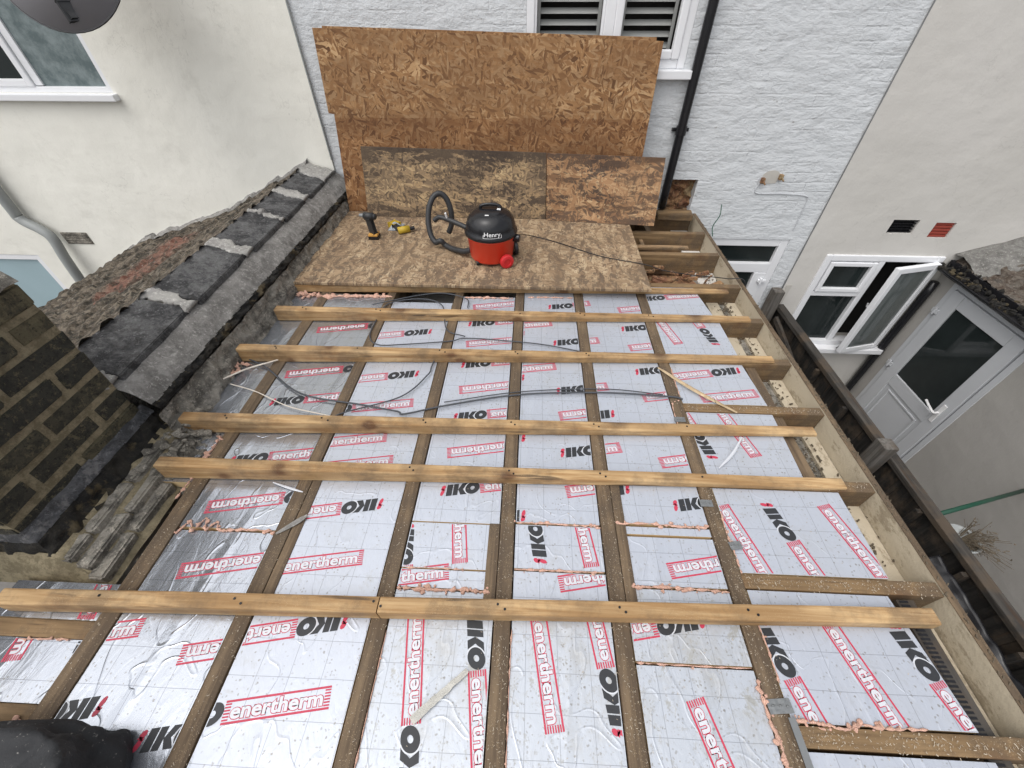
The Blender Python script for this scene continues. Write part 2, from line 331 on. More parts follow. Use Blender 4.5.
def obox(bm, p0, p1, w, h, bev=0.0, mi=0):
    """bar from p0 to p1, width w sideways, height h; p0,p1 on its axis"""
    p0, p1 = Vector(p0), Vector(p1); d = p1-p0; L = d.length; q = d.to_track_quat('X', 'Z')
    r = bmesh.ops.create_cube(bm, size=1.0)
    for v in r['verts']: v.co = p0 + q @ Vector(((v.co.x+0.5)*L, v.co.y*w, v.co.z*h))
    fs = {f for v in r['verts'] for f in v.link_faces}
    for f in fs: f.material_index = mi
    if bev: bmesh.ops.bevel(bm, geom=list({e for v in r['verts'] for e in v.link_edges}), offset=bev, segments=2, affect='EDGES')
def poly_prism(bm, pts, thick, n=None):
    """closed planar outline (world pts) extruded by vector"""
    a = [bm.verts.new(p) for p in pts]; b = [bm.verts.new(Vector(p)+Vector(thick)) for p in pts]
    bm.faces.new(a); bm.faces.new(b[::-1])
    for i in range(len(a)): j = (i+1) % len(a); bm.faces.new((a[j], a[i], b[i], b[j]))
    bmesh.ops.recalc_face_normals(bm, faces=bm.faces)
def catmull(pts, k=8):
    P = [Vector(p) for p in pts]; P = [P[0]*2-P[1]]+P+[P[-1]*2-P[-2]]; out = []
    for i in range(1, len(P)-2):
        for j in range(k):
            t = j/k; a, b, c, d = P[i-1:i+3]
            out.append(0.5*((2*b)+(c-a)*t+(2*a-5*b+4*c-d)*t*t+(3*b-a-3*c+d)*t**3))
    out.append(P[-2]); return out
def tube(bm, pts, r, seg=8, rfun=None, mi=0):
    rings = []; up = Vector((0, 0, 1)); n = len(pts); prev = None
    for i, p in enumerate(pts):
        d = (pts[min(i+1, n-1)]-pts[max(i-1, 0)]).normalized()
        if prev is None:
            a = d.cross(up); a = a if a.length > 0.05 else d.cross(Vector((1, 0, 0)))
        else: a = prev - d*prev.dot(d)
        a.normalize(); prev = a; b = d.cross(a); rr = rfun(i, n) if rfun else r
        rings.append([bm.verts.new(p+(a*math.cos(2*math.pi*k/seg)+b*math.sin(2*math.pi*k/seg))*rr) for k in range(seg)])
    for i in range(n-1):
        for k in range(seg):
            f = bm.faces.new((rings[i][k], rings[i][(k+1) % seg], rings[i+1][(k+1) % seg], rings[i+1][k])); f.material_index = mi
    bm.faces.new(rings[0][::-1]).material_index = mi; bm.faces.new(rings[-1]).material_index = mi
def lathe(bm, prof, c, seg=36, mat=None):
    c = Vector(c); rings = []
    for r, z in prof:
        rings.append([bm.verts.new((mat @ Vector((r*math.cos(2*math.pi*k/seg), r*math.sin(2*math.pi*k/seg), z)) if mat else Vector((r*math.cos(2*math.pi*k/seg), r*math.sin(2*math.pi*k/seg), z)))+c) for k in range(seg)])
    for i in range(len(rings)-1):
        for k in range(seg): bm.faces.new((rings[i][k], rings[i][(k+1) % seg], rings[i+1][(k+1) % seg], rings[i+1][k]))
    bm.faces.new(rings[0][::-1]); bm.faces.new(rings[-1])
def gridmesh(bm, f, nu, nv):
    V = [[bm.verts.new(f(i/nu, j/nv)) for j in range(nv+1)] for i in range(nu+1)]
    for i in range(nu):
        for j in range(nv): bm.faces.new((V[i][j], V[i+1][j], V[i+1][j+1], V[i][j+1]))
    return V
def solid(o, t, off=-1):
    m = o.modifiers.new('thickness', 'SOLIDIFY'); m.thickness = t; m.offset = off; return o
def nz(x, y, z, s=1.0): return noise.noise(Vector((x, y, z))*s)
def wall_cells(bm, x0, x1, z0, z1, y0, y1, holes):
    xs = sorted({x0, x1, *[h[0] for h in holes], *[h[1] for h in holes]}); zs = sorted({z0, z1, *[h[2] for h in holes], *[h[3] for h in holes]})
    inside = lambda i, j: any(h[0] <= (xs[i]+xs[i+1])/2 <= h[1] and h[2] <= (zs[j]+zs[j+1])/2 <= h[3] for h in holes)
    nx, nzc = len(xs)-1, len(zs)-1; vc = {}
    def V(x, y, z):
        k = (round(x, 5), round(y, 5), round(z, 5))
        if k not in vc: vc[k] = bm.verts.new(k)
        return vc[k]
    solidc = lambda i, j: 0 <= i < nx and 0 <= j < nzc and not inside(i, j)
    for i in range(nx):
        for j in range(nzc):
            if not solidc(i, j): continue
            a, b, c, d = xs[i], xs[i+1], zs[j], zs[j+1]
            bm.faces.new((V(a, y0, c), V(b, y0, c), V(b, y0, d), V(a, y0, d)))
            bm.faces.new((V(a, y1, d), V(b, y1, d), V(b, y1, c), V(a, y1, c)))
            if not solidc(i-1, j): bm.faces.new((V(a, y0, c), V(a, y0, d), V(a, y1, d), V(a, y1, c)))
            if not solidc(i+1, j): bm.faces.new((V(b, y0, d), V(b, y0, c), V(b, y1, c), V(b, y1, d)))
            if not solidc(i, j-1): bm.faces.new((V(b, y0, c), V(a, y0, c), V(a, y1, c), V(b, y1, c)))
            if not solidc(i, j+1): bm.faces.new((V(a, y0, d), V(b, y0, d), V(b, y1, d), V(a, y1, d)))
def frame(bm, x0, x1, z0, z1, w, y0, y1, bev=0.004):
    box(bm, x0, x0+w, y0, y1, z0, z1, bev); box(bm, x1-w, x1, y0, y1, z0, z1, bev)
    box(bm, x0+w, x1-w, y0+0.0015, y1-0.0015, z0, z0+w, bev); box(bm, x0+w, x1-w, y0+0.0015, y1-0.0015, z1-w, z1, bev)

# ------------------------------------------------------------------ ground
GZ = -2.6
bm = bmesh.new(); box(bm, -60, 60, -60, 60, GZ-0.3, GZ)
tag(obj('ground', bm, 'concrete', loc=(0, 0, 0)), kind='structure')
YF = 3.8      # the row of rear house walls
# ------------------------------------------------------------------ houses
def win_pane(name, x0, x1, z0, z1, y, parent, mat): return obj(name, boxbm(x0, x1, y, y+0.012, z0, z1), mat, parent)
# left neighbour
lh = thing('neighbour_house', (-5, YF, GZ), 'cream rendered house wall with frosted white window, left of the white painted brick', 'house', 'houses of the terrace')
bm = bmesh.new(); wall_cells(bm, -9, -1.722, GZ, 4.6, YF-0.02, YF+0.25, [(-4.95, -3.325, 0.862, 2.3), (-6.4, -5.16, -1.6, -0.55)])
obj('wall', bm, 'cream', lh)
wf = obj('window', boxbm(-4.95, -3.352, YF+0.16, YF+0.17, 0.862, 2.3), 'dark_interior', lh)
bm = bmesh.new(); frame(bm, -4.95, -3.325, 0.862, 2.3, 0.040, YF-0.012, YF+0.075); box(bm, -3.945, -3.885, YF-0.004, YF+0.07, 0.907, 2.255, 0.004)
obj('window_frame', bm, 'upvc', wf)
bm = bmesh.new(); frame(bm, -4.9, -3.95, 0.9, 2.25, 0.05, YF-0.02, YF+0.035, 0.008); obj('sash', bm, 'upvc', wf)
win_pane('pane', -4.852, -3.998, 0.948, 2.2, YF+0.01, wf, 'glass'); win_pane('pane', -3.885, -3.365, 0.902, 2.255, YF+0.01, wf, 'frosted')
obj('window_sill', boxbm(-5.0, -3.30, YF-0.075, YF+0.06, 0.815, 0.861, bev=0.006), 'upvc', wf)
lw = obj('window', boxbm(-6.4, -5.16, YF+0.05, YF+0.06, -1.6, -0.55), 'dark_interior', lh)
bm = bmesh.new(); frame(bm, -6.4, -5.16, -1.6, -0.55, 0.06, YF-0.015, YF+0.04); obj('window_frame', bm, 'upvc', lw)
win_pane('pane', -6.34, -5.22, -1.54, -0.61, YF+0.012, lw, 'slate_blue')
bm = bmesh.new()
for k in range(4): box(bm, -4.70+0.02*0, -4.45, YF-0.034, YF-0.018, -0.40+k*0.027, -0.384+k*0.027)
box(bm, -4.71, -4.44, YF-0.026, YF-0.019, -0.415, -0.295); obj('air_brick', bm, 'rough_stone', lh)
# middle house
mh = thing('terraced_house', (0.4, YF, GZ), 'white painted brick rear wall rising behind the propped boards', 'house', 'houses of the terrace')
bm = bmesh.new(); wall_cells(bm, -1.72, 2.612, GZ, 4.6, YF, YF+0.25, [(-0.065, 1.092, 1.03, 2.3), (1.575, 2.462, -2.35, -0.25), (1.18, 1.44, -0.02, 0.27)])
obj('wall', bm, 'painted_brick', mh)
wf = obj('window', boxbm(-0.065, 1.092, YF+0.22, YF+0.23, 1.03, 2.3), 'dark_interior', mh)
bm = bmesh.new(); frame(bm, -0.065, 1.092, 1.03, 2.3, 0.055, YF+0.0, YF+0.075, 0.006); box(bm, 0.475, 0.545, YF-0.004, YF+0.07, 1.085, 2.245, 0.006)
frame(bm, 0.545, 1.037, 1.085, 2.245, 0.055, YF-0.012, YF+0.045, 0.01); frame(bm, -0.01, 0.475, 1.085, 2.245, 0.018, YF+0.012, YF+0.05, 0.004)
obj('window_frame', bm, 'upvc', wf)
bm = bmesh.new()
for (a, b) in ((0.012, 0.455), (0.605, 0.978)):
    for k in range(18): 
        z = 1.14+k*0.062; poly_prism(bm, [Vector((a, YF+0.130, z+0.026)), Vector((b, YF+0.130, z+0.026)), Vector((b, YF+0.095, z)), Vector((a, YF+0.095, z))], (0, 0.004, 0.005))
    box(bm, a-0.002, a+0.02, YF+0.08, YF+0.088, 1.11, 2.24); box(bm, b-0.02, b+0.002, YF+0.08, YF+0.088, 1.11, 2.24)
obj('shutter_slats', bm, 'slat', wf)
obj('window_sill', boxbm(-0.12, 1.145, YF-0.07, YF+0.05, 0.975, 1.0285, bev=0.006), 'upvc', wf)
dr = obj('door', boxbm(1.575, 2.462, YF+0.20, YF+0.21, -2.35, -0.25), 'dark_interior', mh)
bm = bmesh.new(); frame(bm, 1.575, 2.462, -2.35, -0.25, 0.075, YF+0.01, YF+0.08, 0.006); box(bm, 1.65, 2.387, YF+0.006, YF+0.07, -0.60, -0.50, 0.008)
box(bm, 1.65, 1.70, YF+0.02, YF+0.06, -2.27, -0.6, 0.005); box(bm, 2.27, 2.387, YF+0.003, YF+0.06, -2.27, -0.6, 0.008)
obj('door_frame', bm, 'upvc', dr); win_pane('pane', 1.65, 2.387, -0.5, -0.32, YF+0.045, dr, 'glass'); win_pane('pane', 1.70, 2.27, -2.2, -0.6, YF+0.04, dr, 'glass')
bm = bmesh.new(); box(bm, 2.33, 2.41, YF-0.018, YF+0.002, -0.70, -0.67, 0.005); box(bm, 2.35, 2.37, YF-0.026, YF+0.002, -0.72, -0.655, 0.005); obj('hinge', bm, 'upvc', dr)
bm = bmesh.new(); V = gridmesh(bm, lambda u, v: Vector((1.18+u*0.26, YF+0.07+0.05*nz(u*5, v*6, 2)+0.02*nz(u*14, v*15, 4), -0.02+v*0.29)), 26, 28); obj('broken_brick', bm, 'bare_brick', mh)
# flaked filler patch with cable stain on the wall
bm = bmesh.new()
for (a, z, r) in ((1.965, 0.265, 0.024), (2.12, 0.30, 0.02)):
    pts = [Vector((a+r*math.cos(t*0.628)*(1+0.3*nz(t, a, 1)), YF-0.004, z+1.5*r*math.sin(t*0.628)*(1+0.3*nz(t, z, 3)))) for t in range(10)]
    poly_prism(bm, pts, (0, 0.003, 0))
tube(bm, catmull([(1.965, YF-0.003, 0.25), (1.95, YF-0.003, 0.19), (1.99, YF-0.006, 0.165), (2.2, YF-0.006, 0.165), (2.40, YF-0.006, 0.15), (2.43, YF-0.006, 0.10), (2.44, YF-0.004, -0.16)]), 0.0042, 6)
obj('old_cable', bm, 'upvc_grey', mh)
bm = bmesh.new(); poly_prism(bm, [Vector((2.04+0.075*math.cos(t*0.45)*(1+0.35*nz(t*1.3, 2, 1)), YF-0.003, 0.30+0.055*math.sin(t*0.45)*(1+0.35*nz(t*1.3, 5, 3)))) for t in range(14)], (0, 0.002, 0)); obj('flaked_patch', bm, 'clay', mh)
for a, z in ((1.975, 0.275), (2.115, 0.305)):
    bm = bmesh.new(); box(bm, a-0.014, a+0.014, YF-0.035, YF+0.002, z-0.022, z+0.022, 0.005); obox(bm, (a, YF-0.03, z), (a+0.012, YF-0.06, z-0.02), 0.012, 0.012, 0.003); obj('rusty_bracket', bm, 'bare_brick', mh)
bm = bmesh.new(); tube(bm, [Vector((2.612, YF-0.012, -1.2+0.1*k)) for k in range(58)], 0.004, 6, lambda i, n: 0.0045+0.003*abs(nz(i*0.7, 1, 2))); obj('edge_bead', bm, 'grey_metal', mh)
bm = bmesh.new(); tube(bm, [Vector((-1.721, YF-0.02, 0.4+0.1*k)) for k in range(42)], 0.006, 6); obj('edge_bead', bm, 'grey_pipe', mh)
# right neighbour
rh = thing('neighbour_house', (4.5, YF, GZ), 'off white rendered rear wall of the neighbouring house with an open window, at the right', 'house', 'houses of the terrace')
bm = bmesh.new(); wall_cells(bm, 2.613, 9.5, GZ, 4.6, YF-0.015, YF+0.25, [(2.86, 3.96, -1.46, -0.38), (3.27, 3.50, -0.165, -0.04), (3.655, 3.83, -0.2, -0.06)])
obj('wall', bm, 'offwhite', rh)
wf = obj('window', boxbm(2.86, 3.96, YF+0.2, YF+0.21, -1.46, -0.38), 'dark_interior', rh)
bm = bmesh.new(); frame(bm, 2.86, 3.96, -1.46, -0.38, 0.06, YF-0.035, YF+0.07, 0.008); box(bm, 3.385, 3.44, YF-0.03, YF+0.06, -1.40, -0.44, 0.006)
box(bm, 2.92, 3.385, YF-0.03, YF+0.06, -0.83, -0.78, 0.006); frame(bm, 2.93, 3.375, -0.775, -0.45, 0.042, YF-0.045, YF+0.01, 0.008); obj('window_frame', bm, 'upvc', wf)
win_pane('pane', 2.972, 3.333, -0.733, -0.492, YF-0.01, wf, 'glass'); win_pane('pane', 2.92, 3.385, -1.4, -0.83, YF+0.01, wf, 'glass')
bm = bmesh.new()   # casement hinged at its right side, standing open
frame(bm, -0.485, 0.0, -1.45, -0.43, 0.055, -0.025, 0.025, 0.006)
cas_h = Vector((3.925, YF-0.05, 0)); ang = R(15)
bmesh.ops.rotate(bm, verts=bm.verts, cent=(0, 0, 0), matrix=Matrix.Rotation(ang, 3, 'Z')); bmesh.ops.translate(bm, verts=bm.verts, vec=cas_h)
sash = obj('sash', bm, 'upvc', wf)
bm = bmesh.new(); box(bm, -0.432, -0.053, -0.008, 0.008, -1.397, -0.483)
bmesh.ops.rotate(bm, verts=bm.verts, cent=(0, 0, 0), matrix=Matrix.Rotation(ang, 3, 'Z')); bmesh.ops.translate(bm, verts=bm.verts, vec=cas_h); obj('pane', bm, 'glass_open', wf)
bm = bmesh.new(); obox(bm, (3.5, YF-0.1, -0.9), (3.56, YF-0.02, -0.92), 0.02, 0.02); obj('window_handle', bm, 'upvc', wf); bm = bmesh.new(); obox(bm, (3.46, YF-0.13, -1.43), (3.62, YF-0.02, -1.43), 0.012, 0.008); obj('window_stay', bm, 'grey_metal', wf)
obj('window_sill', boxbm(2.83, 4.0, YF-0.12, YF-0.01, -1.52, -1.461, bev=0.006), 'upvc', wf)
bm = bmesh.new(); box(bm, 3.271, 3.499, YF+0.03, YF+0.04, -0.164, -0.041)
for k in range(5): box(bm, 3.275, 3.495, YF-0.002, YF+0.028, -0.158+k*0.025, -0.15+k*0.025)
obj('air_vent', bm, 'black_plastic', rh)['label'] = 'black square air vent'
bm = bmesh.new(); box(bm, 3.656, 3.829, YF+0.02, YF+0.03, -0.199, -0.061)
for k in range(5): box(bm, 3.66, 3.825, YF-0.004, YF+0.018, -0.195+k*0.028, -0.175+k*0.028)
n_ = N('red_terracotta', 0.8); n_.color(n_.mix(n_.noise(30, 4), (0.24, 0.04, 0.028), (0.38, 0.07, 0.045))); obj('air_vent', bm, n_.m, rh)['label'] = 'red terracotta air vent'
bm = bmesh.new(); poly_prism(bm, [Vector((2.64+0.02*nz(t, 1, 1)+(0.0 if t < 9 else 0.055)-0.003*(t if t < 9 else 18-t), YF-0.021, -0.72-0.06*(t if t < 9 else 17-t))) for t in range(18)], (0, 0.004, 0)); obj('flaked_patch', bm, 'clay', rh)

# pipes
def pipe(name, pts, r, mat, label, cat, collars=()):
    t = thing(name, pts[-1], label, cat)
    bm = bmesh.new(); tube(bm, [Vector(p) for p in pts] if len(pts) < 3 else catmull(pts, 6), r, 14); obj('pipe', bm, mat, t, smooth=True)
    for c in collars:
        bm = bmesh.new(); tube(bm, [Vector(c)+Vector((0, 0, -0.03)), Vector(c)+Vector((0, 0, 0.03))], r*1.22, 14); box(bm, c[0]-r*1.9, c[0]+r*1.9, c[1]+r*0.6, c[1]+r*1.25, c[2]-0.012, c[2]+0.012); obj('bracket', bm, mat, t)
    return t
pipe('drainpipe', [(1.17, YF-0.055, 4.3), (1.17, YF-0.055, 1.5), (1.17, YF-0.055, 0.9), (1.17, YF-0.055, 0.05)], 0.034, 'black_plastic', 'black drainpipe running down the white painted brick beside the shuttered window', 'drainpipe', [(1.17, YF-0.055, 0.65), (1.17, YF-0.055, 2.2)])
pipe('drainpipe', [(-4.75, YF-0.08, 3.6), (-4.88, YF-0.08, 0.9), (-4.93, YF-0.08, 0.02), (-4.93, YF-0.08, -0.14), (-4.80, YF-0.09, -0.24), (-4.74, YF-0.1, -0.33), (-4.76, YF-0.12, -0.55), (-4.80, YF-0.13, -0.95)], 0.045, 'grey_pipe', 'grey drainpipe with a swan neck bend low on the cream rendered wall', 'drainpipe')
pipe('drainpipe', [(4.0, YF-0.07, -0.62), (4.0, YF-0.07, -1.4), (4.0, YF-0.07, -2.0), (4.0, YF-0.07, -2.58)], 0.036, 'black_plastic', 'black drainpipe in the corner between the open window and the white glazed door', 'drainpipe', [(4.0, YF-0.07, -1.5)])
# satellite dish on the left wall
ds = thing('satellite_dish', (-2.9, YF-0.02, 1.5), 'grey satellite dish seen from behind on the cream rendered wall', 'satellite dish')
bm = bmesh.new(); cen = Vector((-2.80, YF-0.44, 1.56)); ax = Vector((0.12, -0.83, 0.42)).normalized(); q = ax.to_track_quat('Z', 'Y').to_matrix().to_4x4()
prof = [(0.001, 0.0)]+[(0.36*k/10, 0.09*(k/10)**2) for k in range(1, 11)]+[(0.368, 0.096), (0.366, 0.088)]
lathe(bm, prof[:12], cen, 40, q); 
# two-sided thin bowl
obj('bowl', bm, 'dish', ds, smooth=True)
for o_ in ds.children: solid(o_, 0.004)
bm = bmesh.new(); tube(bm, [cen + q @ Vector((0.363*math.cos(a*math.pi/24), 0.363*math.sin(a*math.pi/24), 0.091)) for a in range(49)], 0.006, 6); obj('rim', bm, 'rubber', ds)
dn = (Vector((0, 0, -1))-ax*Vector((0, 0, -1)).dot(ax)).normalized()
bm = bmesh.new(); obox(bm, cen+dn*0.30+ax*0.095+Vector((0.03, 0, 0)), cen+dn*0.02+ax*0.13+Vector((-0.12, 0, 0)), 0.045, 0.02, 0.004); obox(bm, cen+dn*0.31+ax*0.09+Vector((0.03, 0, 0)), cen+dn*0.22+ax*0.11+Vector((0.0, 0, 0)), 0.075, 0.016, 0.004)
obox(bm, cen-ax*0.01, Vector((-2.55, YF-0.02, 1.66)), 0.035, 0.035, 0.006); box(bm, -2.60, -2.50, YF-0.035, YF-0.021, 1.56, 1.76, 0.004); obj('bracket', bm, 'rubber', ds)

# ------------------------------------------------------------------ left boundary: parapet, brick pier, lean-to roof
pw = thing('parapet_wall', (-1.78, 2.4, -0.1), 'low party wall with dark coping slabs and cement haunch, sloping up beside the joists', 'wall')
obj('core', boxbm(-1.93, -1.74, 1.14, 3.78, GZ, 0.285), 'rough_stone', pw)
JT = [(1.14, 0.04), (1.70, 0.045), (2.28, 0.05), (2.75, 0.02), (3.15, 0.05), (3.66, 0.12)]   # mortar joints: centre, half width
for i in range(len(JT)-1):
    a, b = JT[i][0]+JT[i][1]-0.012, JT[i+1][0]-JT[i+1][1]+0.012; bm = bmesh.new()
    dz = random.uniform(-0.004, 0.004)
    pts = [(-1.705, a, 0.322+dz), (-1.712+random.uniform(-.008, .008), b, 0.322+dz), (-1.945, b, 0.375+dz), (-1.94, a, 0.375+dz)]
    poly_prism(bm, [Vector(p) for p in pts], (0.004, 0, -0.034)); bmesh.ops.bevel(bm, geom=list(bm.edges), offset=0.004, segments=2, affect='EDGES')
    obj('coping_slab', bm, 'slab', pw)
for i in range(len(JT)):
    a = JT[i][0]-JT[i][1]; b = JT[i][0]+JT[i][1]; bm = bmesh.new()
    def fz(u, v, a=a, b=b, i=i):
        e = 0.035*nz(v*4, i*3.3, u*1.5+0.5)+0.03*(v-0.5); x = -1.708-0.234*v; y = a+(b-a)*u+e+0.02*nz(v*13, i, 3+u*2)
        edge = min(u, 1-u)*2; lip = min(1, edge*5)
        return Vector((x, y, 0.322+0.053*v-0.004+0.010*lip+0.003*nz(x*30, y*30, 1)))
    gridmesh(bm, fz, 12, 24); o_ = obj('mortar_joint', bm, 'fillet', pw, smooth=True); solid(o_, 0.02)
def strip(prof_f, y0, y1, nu, nv, amp, s, seed=0.0):
    bm = bmesh.new()
    def f(u, v):
        y = y0+(y1-y0)*u; x, z = prof_f(v, u); d = amp*nz(y*s, z*s*1.6+seed, x*s)+0.4*amp*nz(y*s*3.1, z*s*4, seed)
        return Vector((x+d, y, z+d*0.4))
    gridmesh(bm, f, nu, nv); bmesh.ops.recalc_face_normals(bm, faces=bm.faces); return bm
obj('haunch', strip(lambda v, u: (-1.722+0.118*v, 0.300-0.105*v+0.012*math.sin(3.14*v)), 1.12, 3.78, 240, 16, 0.008, 9), 'haunch', pw, smooth=True)
obj('felt', strip(lambda v, u: (-1.607+0.025*math.sin(v*3.14)-0.01*v, 0.200-0.062*v), 1.12, 3.78, 300, 10, 0.022, 24, 3), 'felt', pw)
bmr = strip(lambda v, u: (-1.592+0.05*v+0.02*math.floor(v*3.2)/3, 0.152-0.26*v), 1.10, 3.78, 300, 22, 0.022, 13, 7)
obj('rubble_face', bmr, 'rough_stone', pw, smooth=True)

bp = thing('brick_pier', (-1.9, 0.84, 0.0), 'tall dark brick pier with wide pale mortar joints, nearest the camera on the party wall', 'wall')
X1, X0, Y0, Y1 = -1.70, -2.04, 0.55, 1.13
obj('mortar_core', boxbm(X0+0.006, X1-0.006, Y0+0.006, Y1-0.006, GZ, 0.80), 'mortar', bp)
bm = bmesh.new(); lay = bm.loops.layers.color.new('tint')
def brick(x0, x1, y0, y1, z0, z1):
    vs = set(bm.verts); r = bmesh.ops.create_cube(bm, size=1.0)
    j = lambda: random.uniform(-0.003, 0.003)
    for v in r['verts']: v.co = Vector(((x0+x1)/2+v.co.x*(x1-x0)+j(), (y0+y1)/2+v.co.y*(y1-y0)+j(), (z0+z1)/2+v.co.z*(z1-z0)+j()))
    es = list({e for v in r['verts'] for e in v.link_edges})
    rb = bmesh.ops.bevel(bm, geom=es, offset=0.007, segments=3, affect='EDGES')
    t = random.random()**1.3
    for v in [v for v in bm.verts if v not in vs]:
        for l in v.link_loops: l[lay] = (t, t, t, 1)
for k in range(7):
    z0 = 0.118+k*0.098; z1 = z0+0.079
    y = Y0 if k % 2 == 0 else Y0-0.145
    while y < Y1-0.02:
        a, b = max(y, Y0)+(0.010 if y > Y0 else 0.001), min(y+0.29, Y1)-(0.010 if y+0.29 < Y1 else 0.001)
        if b-a > 0.03: brick(X1-0.10, X1+random.uniform(-.003, .004), a, b, z0, z1); brick(X0+random.uniform(-.003, .003), X0+0.10, a, b, z0, z1)
        y += 0.29
    brick(X0+0.112, X1-0.112, Y0, Y0+0.1, z0, z1); brick(X0+0.112, X1-0.112, Y1-0.1, Y1, z0, z1)
obj('bricks', bm, 'pier_brick', bp)
bm = bmesh.new(); gridmesh(bm, lambda u, v: Vector((X0-0.01+u*(X1-X0+0.02), Y0+v*(Y1-Y0), 0.80+0.03*nz(u*6, v*9, 1)+0.02-0.06*max(0, abs(u-0.5)-0.4)*5)), 24, 34); obj('mortar_cap', bm, 'rough_stone', bp, smooth=True)
bm = bmesh.new()
for k in range(7):
    a = Vector((X1-0.05-random.random()*0.2, Y1-0.03-random.random()*0.3, 0.83)); box(bm, a.x-0.03, a.x+0.03, a.y-0.035, a.y+0.035, 0.80, 0.83+random.random()*0.03, 0.012)
obj('rubble', bm, 'bare_brick', bp)
# skirt below pier, wrapping the near corner
def wrap(o, z, t):
    """t 0..1 along +X face (far to near), 1..2 along the near face"""
    if t <= 1: return Vector((X1+o, Y1+0.02-(Y1+0.02-(Y0-0.35*o))*t, z))
    return Vector((X1+o-(t-1)*(0.9), Y0-0.35*o, z))
def skirt(o0, z0, o1, z1, amp, s, nv=10, seed=0.0):
    bm = bmesh.new()
    def f(u, v):
        t = 2*u; p = wrap(o0+(o1-o0)*v, z0+(z1-z0)*v, t); d = amp*nz(p.x*s, p.y*s, p.z*s+seed)
        return p+Vector((d if t <= 1 else 0, -d*0.5 if t > 1 else 0, d*0.5))
    gridmesh(bm, f, 140, nv); bmesh.ops.recalc_face_normals(bm, faces=bm.faces); return bm
obj('flashing', skirt(-0.004, 0.165, 0.03, 0.118, 0.006, 14), 'lead', bp, smooth=True)
obj('felt', skirt(0.03, 0.122, 0.080, 0.06, 0.026, 26, 12, 3), 'felt', bp)
obj('lower_courses', skirt(0.070, 0.072, 0.245, -0.05, 0.016, 11, 16, 6), 'mortar', bp, smooth=True)
bm = bmesh.new(); lay = bm.loops.layers.color.new('tint')
for (o, z, off_) in ((0.118, 0.045, 0.0), (0.168, 0.014, 0.1), (0.214, -0.018, 0.04)):
    y = 0.50+off_-0.1
    while y < 1.04:
        if y+0.2 > Y0-0.35*o: brick(X1+o-0.05, X1+o+0.006+random.uniform(-.006, .006), max(y, Y0-0.35*o), min(y+0.208, 1.06), z-0.034, z+0.016)
        y += 0.216
for v in bm.verts: v.co += Vector((0.003*nz(v.co.y*22, v.co.z*30, 1), 0.002*nz(v.co.y*30, 7, 2), 0.003*nz(v.co.y*16, 3, v.co.x*20)))
obj('stepped_bricks', bm, 'rough_stone', bp)

lr = thing('lean_to_roof', (-3.3, 2.0, -0.4), 'mossy old tiled lean-to roof with a red tile patch, below the cream wall', 'roof')
bm = bmesh.new(); lay = bm.loops.layers.color.new('tint')
def lroof(u, v):
    x = -1.93-2.95*u; y = 0.2+3.58*v; s = u*2.95
    z = 0.335-0.47*min(s, 0.85)-0.31*max(0, min(s, 2.0)-0.85)-0.52*max(0, s-2.0); row = s/0.30; fr = row-math.floor(row)
    ph = (y+0.03*nz(x*1.2, y, 3))/0.125; z += 0.055*abs(math.sin(math.pi*ph))**0.6 - 0.020*fr + 0.016*nz(x*5, y*7, 1)+0.013*nz(x*16, y*24, 4)
    return Vector((x, y, z))
gridmesh(bm, lroof, 190, 330)
for f in bm.faces:
    c = f.calc_center_median(); r = max(0.0, min(0.7, 5*(0.28-abs(c.x+3.02+0.10*(c.y-2.9)+0.06*nz(c.x*9, c.y*9, 1)))))*(1.0 if 2.35+0.1*nz(c.x*20, 1, 1) < c.y < 3.40 else 0.0)
    for l in f.loops: l[lay] = (r, r, r, 1)
obj('tiles', bm, 'moss_tile', lr, smooth=True)
obj('roof_deck', boxbm(-4.85, -4.75, 0.2, 3.75, -1.15, -0.93), 'rough_stone', lr)
bm = bmesh.new(); gridmesh(bm, lambda u, v: Vector((-1.93-2.9*u, 3.785-0.07*v-0.03*nz(u*18, v*2, 1), lroof(2.9*u/2.95, 1.0).z+0.03-0.03*v+0.012*nz(u*30, v*3, 2))), 120, 4); obj('mortar_fillet', bm, 'haunch', lr)
obj('side_wall', boxbm(-4.80, -2.06, 0.25, 0.4, GZ, -1.2), 'rough_stone', lr)

# ------------------------------------------------------------------ right side: neighbour's extension and fence
XE = 4.05
ex = thing('neighbour_extension', (5.2, 2.4, GZ), 'low rendered extension with a white glazed door and a mossy roof, at the right edge', 'house extension')
bm = bmesh.new(); wall_cells(bm, -3.775, 3.0, GZ, -0.44, XE, XE+0.2, [(-3.60, -2.66, -2.56, -0.53)])
bmesh.ops.rotate(bm, verts=bm.verts, cent=(0, 0, 0), matrix=Matrix.Rotation(0, 3, 'Z'))
for v in bm.verts: v.co = Vector((v.co.y, -v.co.x, v.co.z))
bmesh.ops.recalc_face_normals(bm, faces=bm.faces); obj('wall', bm, 'grey_render', ex)
def yz(bm):
    for v in bm.verts: v.co = Vector((v.co.y, -v.co.x, v.co.z))
    bmesh.ops.recalc_face_normals(bm, faces=bm.faces); return bm
dd = obj('door', yz(boxbm(-3.60, -2.66, XE+0.12, XE+0.13, -2.56, -0.53)), 'dark_interior', ex)
bm = bmesh.new(); frame(bm, -3.60, -2.66, -2.56, -0.53, 0.055, XE-0.006, XE+0.07, 0.005); obj('door_frame', yz(bm), 'upvc_grey', dd)
bm = bmesh.new(); frame(bm, -3.535, -2.725, -2.5, -0.59, 0.125, XE-0.022, XE+0.03, 0.006); box(bm, -3.41, -2.85, XE-0.02, XE+0.028, -1.70, -1.56, 0.006)
